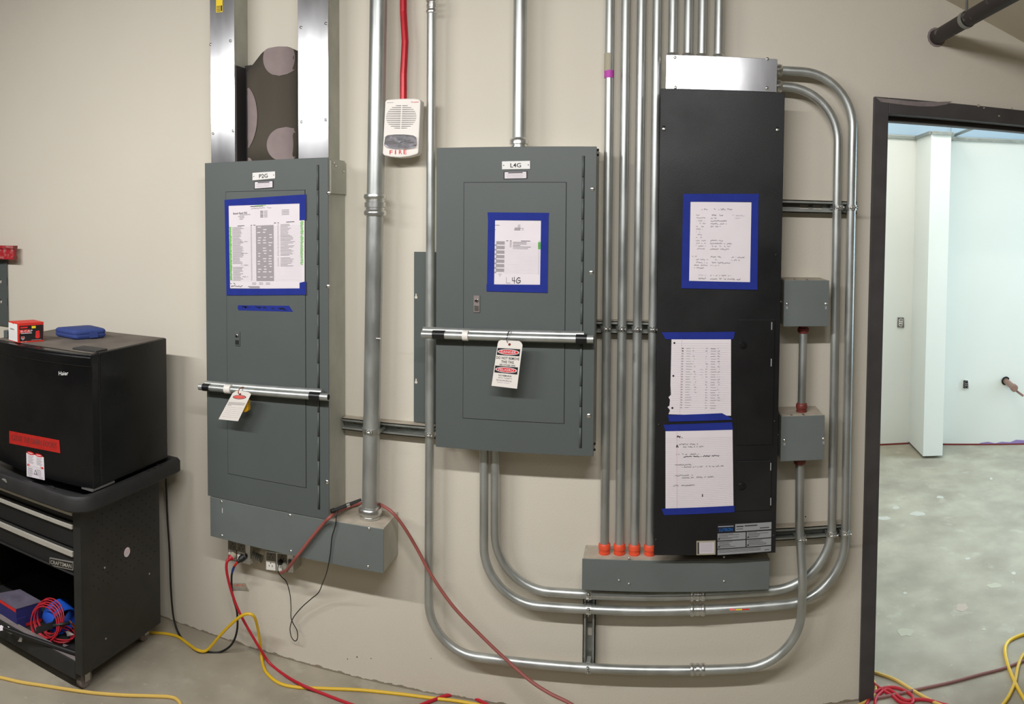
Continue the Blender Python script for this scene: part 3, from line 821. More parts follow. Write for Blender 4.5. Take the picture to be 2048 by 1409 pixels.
TOPP = [(498, 137), (512, 130), (526, 118), (540, 103), (552, 96), (570, 94), (585, 95), (598, 103)]


def top_z(f):
    px = 498 + 50 * (1 - math.cos(PI * f))
    for (a0, z0), (a1, z1) in zip(TOPP, TOPP[1:]):
        if px <= a1 + 1e-6: return zpy(z0 + (z1 - z0) * (px - a0) / (a1 - a0))
    return zpy(103)
mb = MB(); NA, NZ = 32, 6; vs = []; fs = []
for i in range(NA + 1):
    for j in range(NZ + 1):
        f = i / NA; vs.append(roll_pt(f, 1.873 + (top_z(f) - 1.873) * j / NZ))
for i in range(NA):
    for j in range(NZ): fs.append((i * (NZ + 1) + j, (i + 1) * (NZ + 1) + j, (i + 1) * (NZ + 1) + j + 1, i * (NZ + 1) + j + 1))
mb.add(vs, fs, 0, True)
o = mb.build('sheet', 'roll', t); md = o.modifiers.new('thick', 'SOLIDIFY'); md.thickness = 0.004; md.offset = 0
def oval(cx, cy, rx, ry):
    mb = MB(); rows = 24; vs = []; fs = []
    for j in range(rows + 1):
        v = -1 + 2 * j / rows; hw = rx * math.sqrt(max(0, 1 - v * v))
        for k in range(9):
            f = fx(cx - hw + 2 * hw * k / 8); zz = min(zpy(cy - ry * v), top_z(f) - .0005); zz = max(zz, 1.874)
            vs.append(roll_pt(f, zz, .0045))
    for j in range(rows):
        for k in range(8): fs.append((j * 9 + k, j * 9 + k + 1, (j + 1) * 9 + k + 1, (j + 1) * 9 + k))
    mb.add(vs, fs, 0, True); return mb.build('oval_patch', 'mauve', t)
oval(496, 230, 34, 66); oval(572, 116, 29, 37); oval(582, 290, 33, 35); oval(505, 322, 12, 10)

# ================================================================ conduits
CYY = 2.444


def comp_conn(parent, p, ax, r, m='galvb', name='connector', L=.03):
    """compression connector: threaded base against the box, nut and gland"""
    MB().lathe(p, ax, [(0, r * 1.28), (L * .2, r * 1.28), (L * .22, r * 1.16), (L * .4, r * 1.16), (L * .42, r * 1.38), (L * .75, r * 1.4), (L * .95, r * 1.2), (L, r * 1.03)], 20).build(name, m, parent)


def coupling(parent, p, ax, r, L=.055, m='galvb'):
    p = Vector(p); a = Vector(ax).normalized()
    prof = [(-L / 2, r * 1.05), (-L / 2 + .002, r * 1.26), (-L * .36, r * 1.34), (-L * .26, r * 1.26), (-L * .22, r * 1.1), (-L * .13, r * 1.1), (-L * .1, r * 1.24), (L * .1, r * 1.24), (L * .13, r * 1.1), (L * .22, r * 1.1), (L * .26, r * 1.26), (L * .36, r * 1.34), (L / 2 - .002, r * 1.26), (L / 2, r * 1.05)]
    MB().lathe(p, a, prof, 22).build('coupling', m, parent)


def conduit(label, pts, r, radii=0, m='galv', group=None, name='conduit', n=20):
    t = thing(name, label, 'conduit', pts[-1], group)
    MB().tube(fillet(pts, radii) if radii else pts, r, n).build('tube', m, t)
    return t


TOP = 3.1
R2 = 0.0295
bt, bb = at(757, 0, 2.425), at(740.5, 1030, 2.425)
def bigx(z): return bb.x + (bt.x - bb.x) * (z - bb.z) / (bt.z - bb.z)
bx = -0.925
t = conduit('thickest vertical steel conduit, running down onto the wireway box right of the P2G panel', [(bigx(TOP), 2.425, TOP), (bigx(.632), 2.425, 0.632)], R2)
q = at(750, 410, 2.425); coupling(t, (bigx(q.z), 2.425, q.z), (0.0, 0, 1), R2, .075)
comp_conn(t, (bigx(.632), 2.425, .632), (0, 0, 1), R2, L=.04)
q = at(757, 677, 2.40); MB().box(q.x - .008, q.x + .008, 2.397, 2.399, q.z - .0015, q.z + .0015).build('paint_mark', 'paper', t)
rx = (at(806, 60, 2.45).x + at(808, 195, 2.45).x) / 2
t = conduit('red painted conduit above the white fire alarm', [(rx - .006, 2.46, TOP), (rx - .004, 2.46, 2.36), (rx + .004, 2.455, 2.26), (rx, 2.45, 2.15), (rx, 2.45, 2.05)], .0118, .05, 'red')
R1 = .0148
# long conduit: down between the panels, along the bottom, up into the lower box
zb = .192; xr = .513
pts = [(-.716, CYY, TOP), (-.722, CYY, zb), (xr + .006, CYY - .01, zb + .004), (xr + .004, 2.400, .50), (xr - .004, 2.43, .66), (xr - .008, 2.43, .902)]
t = conduit('long conduit left of the L4G panel, its bottom run the lowest along the wall', pts, R1, [.165, .185, .15, .15])
q = at(865, 12, CYY); coupling(t, (-.7155, CYY, q.z), (0, 0, 1), R1, .05)
q = at(1395, 1333, CYY); coupling(t, (q.x, CYY - .004, zb + .003), (1, 0, 0), R1, .05)
comp_conn(t, (xr - .008, 2.43, .902), (0, 0, -1), R1, 'maroon')
# L4G top
x = at(1039, 150, 2.43).x
t = conduit('thick steel conduit rising from the top of the L4G panel', [(x + .002, 2.43, TOP), (x, 2.43, 1.889)], .022)
comp_conn(t, (x, 2.43, 1.891), (0, 0, 1), .022, L=.036)
# four down to the lower wireway with orange fittings
g4 = 'conduits with orange fittings left of the black panel'
ords = ('first steel conduit of four on orange fittings, pink tape near its top', 'second steel conduit from the left of the four on orange fittings', 'third steel conduit from the left of the four on orange fittings', 'fourth steel conduit on orange fittings, right against the black panel edge')
for i, (a, bq, lab) in enumerate(zip((1219, 1251, 1283, 1314), (1209, 1239, 1269, 1300), ords)):
    xa = at(a, 50, CYY).x; xb = at(bq, 1080, CYY).x
    t = conduit(lab, [(xa, CYY, TOP), (xb, CYY, .62), (xb, CYY, .577)], R1, 0, group=g4)
    MB().lathe((xb, CYY, .577), (0, 0, 1), [(0, .0185), (.006, .0185), (.007, .0172), (.014, .0172), (.016, .0195), (.030, .0195), (.034, .0165)], 22).build('orange_fitting', 'orange', t)
    if i == 0:
        q = at(1218, 125, CYY); MB().tube([(q.x, CYY, q.z - .028), (q.x, CYY, q.z + .028)], R1 + .0006, 20).build('tape_wrap', 'tapeclear', t)
        q = at(1218, 149, CYY); MB().tube([(q.x + .0005, CYY, q.z - .012), (q.x + .0005, CYY, q.z + .012)], R1 + .001, 20).build('tape_band', 'magenta', t)
# four above the pull box
for i, (a, lab) in enumerate(zip((1346, 1377, 1405, 1438), ('leftmost of the four short conduits rising from the aluminium pull box', 'second from the left of the four conduits rising from the aluminium pull box', 'third from the left of the four conduits rising from the aluminium pull box', 'rightmost and most widely spaced of the conduits rising from the aluminium pull box'))):
    xa = at(a, 60, CYY).x
    t = conduit(lab, [(xa, CYY, TOP), (xa, CYY, 2.172)], R1, 0, group='conduits above the aluminium pull box')
    comp_conn(t, (xa, CYY, 2.172), (0, 0, 1), R1, L=.026)
# two big loops
zo, zi = .388, .438
t = conduit('outer of two parallel conduits looping from the pull box to the L4G panel', [(.3925, CYY, 2.157), (.662, CYY, 2.157), (.670, CYY, zo + .014), (.0, CYY, zo), (-.53, CYY, zo), (-.532, CYY, .925)], R1, [.175, .2, 0, .185])
comp_conn(t, (.3925, CYY, 2.157), (1, 0, 0), R1)
q = at(1395, 1220, CYY); coupling(t, (q.x, CYY, zo + .004), (1, 0, 0), R1, .05)
st = None
for k, (xa_, xb_, mm) in enumerate(((1458, 1471, 'pinkink'), (1471, 1483, 'ylab'), (1483, 1497, 'redink'))):
    q0, q1 = at(xa_, 1222, CYY), at(xb_, 1222, CYY); mb = MB(); nn = 6
    for i in range(nn):
        a0, a1 = -PI / 2 + .12 + .75 * i / nn, -PI / 2 + .12 + .75 * (i + 1) / nn
        zc = zo + .0045; rr = R1 + .0006
        mb.add([(q0.x, CYY + rr * math.sin(a0), zc + rr * math.cos(a0)), (q1.x, CYY + rr * math.sin(a0), zc + rr * math.cos(a0)), (q1.x, CYY + rr * math.sin(a1), zc + rr * math.cos(a1)), (q0.x, CYY + rr * math.sin(a1), zc + rr * math.cos(a1))], [(0, 1, 2, 3)])
    mb.build('inspection_sticker', mm, t)
t = conduit('inner of two parallel conduits looping from the pull box to the L4G panel', [(.3925, CYY, 2.105), (.612, CYY, 2.105), (.624, CYY, zi + .014), (.0, CYY, zi), (-.492, CYY, zi), (-.494, CYY, .925)], R1, [.175, .2, 0, .185])
comp_conn(t, (.3925, CYY, 2.105), (1, 0, 0), R1)
q = at(1395, 1192, CYY); coupling(t, (q.x, CYY, zi + .004), (1, 0, 0), R1, .05)
x = at(1603, 740, CYY).x
t = conduit('short steel conduit with dark red fittings between the two junction boxes', [(x, 2.43, 1.335), (x, 2.43, 1.046)], .0136)
comp_conn(t, (x, 2.43, 1.335), (0, 0, -1), .0136, 'maroon'); comp_conn(t, (x, 2.43, 1.046), (0, 0, 1), .0136, 'maroon')

# ---------------------------------------------------------------- strut channels with strap clamps
def strut(label, a, b, horiz=True, slots=(), clamps=()):
    """a, b: ends (x0,z)-(x1,z) for horizontal, (x,z0)-(x,z1) for vertical"""
    t = thing('strut_channel', label, 'strut channel', ((a[0] + b[0]) / 2, WY, (a[1] + b[1]) / 2))
    h = .0206; y0 = 2.4605; mb = MB()
    def bx_(l0, l1, ya, yb, c0, c1):
        if horiz: mb.box(l0, l1, ya, yb, a[1] + c0, a[1] + c1)
        else: mb.box(a[0] + c0, a[0] + c1, ya, yb, l0, l1)
    L0, L1 = (a[0], b[0]) if horiz else (a[1], b[1])
    bx_(L0, L1, y0, WY, h - .003, h); bx_(L0, L1, y0, WY, -h, -h + .003)
    bx_(L0, L1, y0, y0 + .006, h - .0095, h); bx_(L0, L1, y0, y0 + .006, -h, -h + .0095)
    bx_(L0, L1, WY - .003, WY, .007, h); bx_(L0, L1, WY - .003, WY, -h, -.007)
    e = L0
    for s0 in sorted(slots):
        bx_(e, s0 - .015, WY - .003, WY, -.007, .007); e = s0 + .015
    bx_(e, L1, WY - .003, WY, -.007, .007)
    mb.build('channel', 'strut', t)
    if horiz: MB().box(L0 + .002, L1 - .002, y0 + .001, WY, a[1] + h, a[1] + h + .0008).build('dusty_edge', 'dust', t)
    for c in clamps:
        pos, r, cy = c[0], c[1], c[2]
        k = MB(); n = 12
        # band over the front half of the conduit
        for i in range(n):
            a0 = PI * (1.0 + i / n); a1 = PI * (1.0 + (i + 1) / n)
            def P(an, rr, ax):
                u = rr * math.cos(an); v = rr * math.sin(an)
                return (pos + u, cy + v, a[1] + ax) if horiz else (a[0] + ax, cy + v, pos + u)
            w_ = .0085
            vs = [P(a0, r + .0009, -w_), P(a1, r + .0009, -w_), P(a1, r + .0009, w_), P(a0, r + .0009, w_), P(a0, r + .0026, -w_), P(a1, r + .0026, -w_), P(a1, r + .0026, w_), P(a0, r + .0026, w_)]
            k.add(vs, [(4, 5, 6, 7), (0, 3, 2, 1), (0, 1, 5, 4), (3, 7, 6, 2)], 0)
        for sgn in (-1, 1):
            u0, u1 = pos + sgn * (r + .0006), pos + sgn * (r + .0028)
            if horiz: k.box(u0, u1, cy, y0 + .02, a[1] - .0065, a[1] + .0065)
            else: k.box(a[0] - .0065, a[0] + .0065, cy, y0 + .02, u0, u1)
        # pinch ears and bolt at the front
        if horiz:
            k.box(pos + r * .3, pos + r * .3 + .002, cy - r - .012, cy - r * .9, a[1] - .006, a[1] + .006); k.box(pos - .004, pos - .002, cy - r - .012, cy - r * .9, a[1] - .006, a[1] + .006)
        else:
            k.box(a[0] - .006, a[0] + .006, cy - r - .012, cy - r * .9, pos + .004, pos + .006); k.box(a[0] - .006, a[0] + .006, cy - r - .012, cy - r * .9, pos - .004, pos - .002)
        co_ = k.build('strap_clamp', 'galvb', t)
        bl = MB()
        if horiz: bl.tube([(pos - .014, cy - r - .008, a[1]), (pos + .016, cy - r - .008, a[1])], .0024, 8).lathe((pos + .012, cy - r - .008, a[1]), (1, 0, 0), [(0, .005), (.004, .005)], 6)
        else: bl.tube([(a[0], cy - r - .008, pos - .012), (a[0], cy - r - .008, pos + .014)], .0024, 8).lathe((a[0], cy - r - .008, pos + .011), (0, 0, 1), [(0, .005), (.004, .005)], 6)
        bl.build('bolt', 'screw', co_)
    return t


q = at(765, 857, 2.459); z1 = q.z
strut('horizontal strut channel between the P2G panel and the long conduit', (-1.048, z1), (-.705, z1), True, (-1.0, -.84, -.79), ((bigx(z1), R2, 2.425), (-.720, R1, CYY)))
z2 = at(1640, 414, 2.459).z
strut('upper strut channel right of the black panel, two slots in view', (.40, z2), (.688, z2), True, (.515, .56), ((.618, R1, CYY), (.664, R1, CYY)))
z3 = at(1630, 1066, 2.459).z
strut('lower strut channel right of the black panel, clamping three conduits', (.40, z3), (.688, z3), True, (), ((.513, R1, 2.428), (.623, R1, CYY), (.669, R1, CYY)))
z4 = at(1250, 656, 2.459).z
xs4 = [at(1211 + (bq - 1209), 656, CYY).x for bq in (1210, 1241, 1272, 1304)]
strut('strut channel clamping the four parallel conduits beside the L4G panel', (at(1193, 656, 2.459).x, z4), (.055, z4), True, (), tuple((x, R1, CYY) for x in xs4))
x5 = at(1178, 1260, 2.459).x
strut('vertical strut channel below the wireway, holding three horizontal conduits', (x5, at(1178, 1340, 2.459).z), (x5, .476), False, (.285, .33), ((zi, R1, CYY), (zo, R1, CYY), (zb, R1, CYY)))

# spare grey trim strip behind the long conduit
zt, zb_ = at(840, 504, 2.485).z, at(835, 845, 2.485).z
xl = at(828, 600, 2.485).x
t = thing('trim_plate', 'flat grey metal strip with keyholes behind the conduit left of the L4G panel', 'metal plate', (xl + .04, WY, zb_))
MB().box(xl, -.673, 2.484, 2.488, zb_, zt).build('plate', 'grey', t, .001)
for yy in (595, 765):
    q = at(832, yy, 2.483)
    MB().lathe((q.x, 2.484, q.z), (0, -1, 0), [(0, .005), (.0006, .005)], 12).box(q.x - .002, q.x + .002, 2.4834, 2.484, q.z, q.z + .012).build('keyhole', 'wall', t)

# ================================================================ fire alarm
FYY = 2.405
t = thing('fire_alarm', 'white fire alarm horn strobe with clear lens and red FIRE lettering', 'fire alarm', (-.81, WY, 1.87))
outl = [(770, 203), (774, 199.5), (800, 197.5), (828, 197), (838, 198.5), (841, 202), (836.5, 305), (834, 308.5), (818, 313), (800, 315), (782, 314), (768, 311), (765, 307)]
MB().prism([at(x, y, FYY) for x, y in outl], (0, .045, 0)).build('housing', 'white', t, .003)
q0, q1 = at(774, 206, FYY + .045), at(836, 300, FYY + .045)
MB().box(q0.x, q1.x + .004, FYY + .045, WY, q1.z + .015, q0.z - .01).build('back_box', 'white', t, .002)
mb = MB()
rows = 13
for i in range(rows):
    y = 211.5 + i * 3.72; dy = (y - 234) / 24.5
    hw = 31 * math.sqrt(max(.02, 1 - dy * dy)) * .98; cx = 803.5 - i * .18
    for sx in (-1, 1):
        x0, x1 = cx + sx * 1.2, cx + sx * hw
        tilt = -.035
        mb.prism([at(x0, y - .55, FYY - .0004), at(x1, y - .45 + (x1 - cx) * tilt * sx * 0, FYY - .0004), at(x1, y + .45, FYY - .0004), at(x0, y + .65, FYY - .0004)], (0, .0004, 0))
mb.build('speaker_slots', 'ink', t)
lo = [(770, 274), (775, 270.5), (790, 269), (810, 269), (826, 271), (832, 275), (833, 290), (829, 295), (815, 297.5), (790, 297.5), (773, 295), (768, 290)]
MB().prism([at(x, y, FYY - .001) for x, y in lo], (0, .0008, 0)).build('reflector', 'chrome', t)
mb = MB()
for x, y, w_, h_ in ((780, 281, 8, 2.2), (787, 286, 9, 2), (815, 280, 7, 2), (822, 284, 6, 1.6), (828, 290, 4, 1.8), (801, 283, 2, 3)):
    mb.prism([at(x - w_, y + 1, FYY - .0035), at(x + w_, y - h_, FYY - .0035), at(x + w_, y + h_ * .2, FYY - .005), at(x - w_, y + h_ + 1, FYY - .003)], (0, .0015, 0))
mb.build('flash_tube', 'screw', t)
lensm = MB().prism([at(801 + (x - 801) * 1.0, 283.5 + (y - 283.5) * 1.0, FYY - .012) for x, y in lo], (0, .0105, 0)).build('strobe_lens', 'lens', t, .003)
s = Sheet(at(765, 299, FYY), at(837, 297, FYY), at(837, 311, FYY), at(765, 311, FYY))
for k, ch in enumerate('FIRE'):
    a = .20 + k * .13; w_ = .03 if ch == 'I' else .085
    s.text(ch, a + (.02 if ch == 'I' else 0), a + (.02 if ch == 'I' else 0) + w_, .16, .82, 'redink')
s.build('lettering', t)
s = Sheet(at(770, 200, FYY), at(840, 198, FYY), at(840, 210, FYY), at(770, 211, FYY))
s.text('Simplex', .75, .97, .4, .66, 'redink'); s.build('brand_print', t)
s = Sheet(at(770, 200, FYY), at(840, 198, FYY), at(840, 210, FYY), at(770, 211, FYY)); s.rect(.06, .25, .47, .54, 'ink2'); s.build('fine_print', t)

# ================================================================ lockout bars, tags, padlock
def lockout(label, A, B, px_tape, px_collar, stub, loc_y=2.315):
    a, b_ = at(*A, loc_y), at(*B, loc_y)
    t = thing('lockout_bar', label, 'lockout bar', (a + b_) / 2)
    d = (b_ - a).normalized()
    def P(px):
        u = (px - A[0]) / (B[0] - A[0]); return at(px, A[1] + (B[1] - A[1]) * u, loc_y)
    MB().tube([a, b_], .0125, 18).build('tube', 'galv', t)
    MB().tube([a + Vector((.02 * stub, .016, .010)), b_ + Vector((-.03, .016, .010))], .0125, 16).build('rear_tube', 'galv', t)
    for p0, p1 in px_tape: MB().tube([P(p0), P(p1)], .0142, 18).build('tape_wrap', 'etape', t)
    MB().tube([P(px_collar[0]), P(px_collar[1])], .0165, 18).build('collar', 'white', t)
    p = P(B[0]); MB().tube([p - d * .004, p + d * .0006], .0098, 14).build('tube_end', 'dkhole', t)
    for sx in (.25, .75):
        p = a.lerp(b_, sx); MB().box(p.x - .012, p.x + .012, loc_y + .012, CY - .0025, p.z - .008, p.z + .008).build('standoff', 'galvs', t)
    return P


P1 = lockout('lower lockout bar with black tape ends across the P2G panel', (399, 774), (657, 795), ((407, 420), (620, 641)), (451, 463), 1)
P2 = lockout('upper lockout bar with black tape ends across the L4G panel', (844, 669), (1187, 679), ((866, 890), (1152, 1174)), (926, 937), 0)


def loop(c, rx, rz, r, mat_, name, parent, tilt=0.3, n=20):
    pts = [Vector(c) + Vector((rx * math.cos(2 * PI * k / n) * math.sin(tilt), rx * math.cos(2 * PI * k / n) * math.cos(tilt), rz * math.sin(2 * PI * k / n))) for k in range(n + 1)]
    return MB().tube(pts, r, 8).build(name, mat_, parent)


TYY = 2.285
t = thing('danger_tag', 'tilted white danger tag with a faded red oval on the P2G lockout bar', 'tag', at(483, 785, TYY))
ol = [(465, 787), (472, 782.5), (480, 781.5), (497, 785), (502, 789), (476, 843), (437, 839)]
body = MB().prism([at(x, y, TYY) for x, y in ol], (0, .0008, 0)).build('tag_card', 'white', t)
s = Sheet(at(463, 786, TYY), at(503, 788, TYY), at(475, 843, TYY), at(437, 839, TYY))
def st(px, py):  # rough inverse for pill placement (tilted tag)
    return px, py
s.ell(.5, .14, .33, .075, 'ink').ell(.5, .14, .29, .058, 'pinkink', .5).text('DANGER', .27, .73, .11, .17, 'redink', .9)
for k in range(3): s.rect(.1, .93, .34 + k * .035, .352 + k * .035, 'ink2')
s.rect(.1, .3, .445, .458, 'ink2')
for k in range(6): s.rect(.1, .95, .52 + k * .07, .525 + k * .07, 'ink3')
s.ell(.46, .03, .06, .03, 'wood', .4); s.build('print', t)
c0 = at(484, 783, 2.306); loop(c0, .022, .014, .0018, 'wireb', 'wire_ring', t, .1)
t = thing('padlock', 'small yellow padlock behind the tag on the P2G lockout bar', 'padlock', at(489, 812, 2.31))
q = [at(x, y, 2.300) for x, y in [(480, 801), (496, 801), (496, 822), (492, 825), (482, 825), (480, 822)]]
MB().prism(q, (0, .018, 0)).build('lock_body', 'yellow', t, .002)
sh = [at(484, 803, 2.309), at(484, 787, 2.309), at(486, 783, 2.309), at(490, 783, 2.309), at(492, 787, 2.309), at(492, 803, 2.309)]
MB().tube(smooth_path(sh, 4), .0022, 8).build('shackle', 'chrome', t)

t = thing('danger_tag', 'white tag printed DANGER DO NOT REMOVE THIS TAG on the L4G lockout bar', 'tag', at(1018, 680, TYY))
ol = [(995.5, 687), (997.5, 682.5), (1002, 680.5), (1038, 682.5), (1043, 686), (1045, 691), (1034, 778), (983, 772)]
MB().prism([at(x, y, TYY) for x, y in ol], (0, .0008, 0)).build('tag_card', 'white', t)
s = Sheet(at(995.5, 681, TYY), at(1045.5, 683.5, TYY), at(1034, 778, TYY), at(983, 772, TYY))
s.rect(.04, .94, .165, .315, 'blk').ell(.49, .24, .43, .06, 'paper', .3).ell(.49, .24, .39, .047, 'redink', .6).text('DANGER', .19, .79, .213, .267, 'paper', .9)
s.text('DO NOT REMOVE', .04, .95, .345, .4, 'ink').text('THIS TAG', .25, .75, .425, .48, 'ink').text('SEE OTHER SIDE', .2, .82, .505, .535, 'ink')
s.rect(.04, .94, .55, .70, 'blk').ell(.49, .625, .43, .06, 'paper', .3).ell(.49, .625, .39, .047, 'redink', .6).text('PELIGRO', .19, .79, .598, .652, 'paper', .9)
s.text('NO REMUEVA', .22, .73, .735, .768, 'ink').text('ESTA TARJETA', .22, .76, .79, .82, 'ink2').text('DE ADVERTENCIA', .16, .76, .842, .872, 'ink2').rect(.2, .42, .893, .91, 'ink3').rect(.46, .68, .893, .91, 'ink3')
s.ell(.49, .075, .05, .028, 'wood', .4); s.build('print', t)
c0 = at(1019, 676, 2.305); loop(c0, .024, .020, .0022, 'chrome', 'wire_ring', t, .15)

# ================================================================ outlet boxes under wireway
def outlet(label, px0, px1, pyt, pyb, slope, holes):
    """px0..px1 left and right edge, top y at left, bottom y at left, slope = dy/dx; sits on plane y = 2.44"""
    OY = 2.43
    def q(x, y): return at(x, y + (x - px0) * slope, OY)
    t = thing('outlet_box', label, 'power outlet', q((px0 + px1) / 2, pyb), 'outlet boxes under the P2G wireway')
    a, b_ = q(px0, pyt), q(px1, pyb)
    MB().box(a.x, b_.x, OY + .003, WY, b_.z, .481).build('steel_box', 'galvside', t)
    MB().prism([q(px0, pyt), q(px1, pyt), q(px1, pyb), q(px0, pyb)], (0, .003, 0)).build('cover_plate', 'galvs', t, .0008)
    w_ = (px1 - px0)
    for k in range(2):
        xa = px0 + w_ * (.04 + .40 * k); xb = xa + w_ * .33
        g = MB().prism([q(xa - .6, pyt + 2), q(xb + .6, pyt + 2), q(xb + .6, pyt + 20), q(xa - .6, pyt + 20)], (0, -.001, 0)).build('receptacle', 'receptg', t)  # upper socket, the wireway's shadow put into its grey
        d = MB().prism([q(xa, pyt + 17.5), q(xb, pyt + 17.5), q(xb, pyt + 36), q(xa, pyt + 36)], (0, -.003, 0)).build('receptacle', 'recept', t)
        for gg, y0 in ((g, pyt + 7), (d, pyt + 23.5)):
            off = -.0012 if gg is g else -.0034
            mb = MB()
            for dx, dy, hw, hh in ((0, -1.5, .9, 1.0), (-3.2, 4.2, .55, 1.7), (3.2, 4.2, .55, 1.7)):
                cx = (xa + xb) / 2 + dx
                mb.prism([q(cx - hw, y0 + dy - hh) + Vector((0, off, 0)), q(cx + hw, y0 + dy - hh) + Vector((0, off, 0)), q(cx + hw, y0 + dy + hh) + Vector((0, off, 0)), q(cx - hw, y0 + dy + hh) + Vector((0, off, 0))], (0, .0003, 0))
            mb.build('slots', 'dkhole', gg)
    for cx, cy in ((px1 - 2.6, pyb - 4), (px0 + 3, pyb - 1.5)):
        c_ = q(cx, cy); MB().lathe(c_, (0, -1, 0), [(0, .0028), (.0016, .0022)], 10).build('screw', 'screw', t)
    return q


qa = outlet('left outlet box under the P2G wireway, two cords plugged in', 456, 500, 1081, 1121, .22, 0)
qb = outlet('right outlet box under the P2G wireway, one socket free', 531, 586, 1103, 1140, .12, 0)
# flex fitting between the boxes
t = thing('flex_fitting', 'short steel flex fitting between the two outlet boxes', 'conduit fitting', (-1.25, 2.46, .46))
pa, pb = at(507, 1112, 2.455), at(530, 1121, 2.455)
mb = MB(); mb.lathe(pa, (pb - pa), [(k * .0045, .012 if k % 2 else .015) for k in range(9)], 14); mb.build('flex_tube', 'strut', t)

# ================================================================ cords
def cord(name, label, pts, r, m, sub=8, n=8, cat='cord', group=None, segs=None):
    P = []
    for p in pts:
        if len(p) == 2: P.append(fl(p[0], p[1], r))
        elif len(p) == 4: P.append(fl(p[0], p[1], p[3]))
        else: P.append(at(*p))
    path = smooth_path(P, sub)
    t = thing(name, label, cat, P[0], group)
    MB().tube(path, r, n).build('cable', m, t)
    if segs:
        for (i0, i1, mm, rr) in segs: MB().tube(path[i0:i1 + 1], r * rr, n + 2).build('cable_section', mm, t)
    return t, P, path


def plug(parent, p, d, r0, L, m, tipm=None):
    p = Vector(p); d = Vector(d).normalized()
    MB().lathe(p, d, [(0, r0 * .45), (L * .3, r0 * .6), (L * .5, r0), (L * .95, r0 * 1.05), (L, r0 * .9)], 14).build('plug', m, parent)
    if tipm: MB().lathe(p + d * L * .55, d, [(0, r0 * 1.1), (L * .45, r0 * 1.15)], 14).build('plug_face', tipm, parent)


Yp = 2.415
t, P, path = cord('extension_cord', 'red extension cord from the left outlet box running down to the floor',
                  [(465, 1113, Yp), (455, 1122, 2.39), (453, 1140, 2.385), (459, 1170, 2.39), (470, 1205, 2.40), (484, 1236, 2.41), (503, 1270, 2.42), (521, 1300, 2.43), (540, 1328), (572, 1353), (604, 1371, 'z', .017), (625, 1380, 'z', .012), (645, 1388), (700, 1409), (740, 1422), (860, 1450), (1000, 1500), (1100, 1580), (1080, 1680)], .0052, 'cred')
plug(t, P[1], P[0] - P[1], .012, .035, 'cred', 'tapeclear')
t, P, path = cord('power_cord', 'black power cord from behind the refrigerator, plugged into the left outlet box',
                  [(331, 935, 2.43), (333, 985, 2.46), (335, 1040, 2.46), (339, 1100, 2.46), (342, 1180, 2.455), (348, 1240, 2.44), (362, 1275), (385, 1296), (412, 1304), (440, 1305), (463, 1290, 2.42), (474, 1262, 2.43), (474, 1225, 2.44), (466, 1195, 2.44), (463, 1160, 2.43), (466, 1140, 2.42), (474, 1126, 2.40), (484, 1117, 2.415)], .004, 'cblk')
n = len(path) - 1
MB().tube(path[n - 18:n - 12], .0047, 10).build('blue_band', 'cblu', t); MB().tube(path[n - 12:n - 6], .0047, 10).build('red_band', 'redink', t)
plug(t, P[-2], P[-1] - P[-2] + Vector((0, .01, 0)), .012, .034, 'cblk')
t, P, path = cord('extension_cord', 'yellow extension cord arching up by the wall behind the red cord',
                  [(300, 1266), (330, 1268), (355, 1274), (378, 1290), (395, 1301, 'z', .015), (414, 1301, 'z', .016), (440, 1272, 2.385), (470, 1242, 2.38), (492, 1229, 2.38), (508, 1234, 2.39), (516, 1260, 2.425), (522, 1300, 2.455), (524, 1322), (532, 1345), (556, 1366), (590, 1375), (650, 1378), (720, 1381), (800, 1389), (870, 1398), (920, 1404), (990, 1418), (1120, 1450), (1260, 1462), (1420, 1450), (1560, 1470)], .0055, 'cyel')
t, P, path = cord('extension_cord', 'salmon extension cord rising over the wireway box and crossing down the wall',
                  [(562, 1146, 2.40), (573, 1141, 2.38), (590, 1119, 2.342), (600, 1106, 2.336), (620, 1080, 2.335), (645, 1050, 2.335), (660, 1035, 'z', .652), (675, 1024, 'z', .648), (705, 1012, 'z', .641), (724, 1007, 'z', .645), (742, 1003, 2.474), (760, 1010, 2.455), (768, 1014, 2.41), (785, 1026, 2.39), (808, 1055, 2.40), (835, 1100, 2.42), (862, 1150, 2.42), (905, 1212, 2.415), (960, 1270, 2.41), (1010, 1318, 2.40), (1060, 1362, 2.38), (1100, 1388, 2.36), (1145, 1411, 2.33), (1180, 1442, 2.28), (1230, 1500, 2.20), (1285, 1572, 2.10), (1340, 1640), (1420, 1680), (1540, 1690)], .0058, 'csal')
plug(t, P[1] + Vector((0, 0, -.004)), at(568, 1128, 2.425) - P[1], .013, .04, 'receptg')
t, P, path = cord('charger_wire', 'thin black wire hanging in a small loop below the right outlet box',
                  [(560, 1124, 2.415), (557, 1130, 2.40), (556, 1142, 2.41), (562, 1153, 2.42), (573, 1165, 2.44), (580, 1190, 2.46), (582, 1215, 2.47), (582, 1235, 2.475), (586, 1247, 2.475), (594, 1262, 2.475), (595, 1277, 2.475), (590, 1283, 2.475), (583, 1275, 2.475), (580, 1260, 2.475), (582, 1248, 2.47), (588, 1234, 2.465), (604, 1215, 2.46), (622, 1199, 2.45), (637, 1186, 2.44), (645, 1168, 2.40), (652, 1150, 2.36), (657, 1130, 2.342), (661, 1105, 2.342), (664, 1075, 2.34), (671, 1050, 2.34), (673, 1030, 2.345), (677, 1020, 2.36)], .0018, 'cblk', n=6)
plug(t, at(557, 1129, 2.40), at(563, 1123, 2.43) - at(557, 1129, 2.40), .009, .025, 'cblk')
t = thing('slim_bar', 'slim dark bar lying against the P2G panel side on the wireway box', 'tool', at(690, 1016, 2.40))
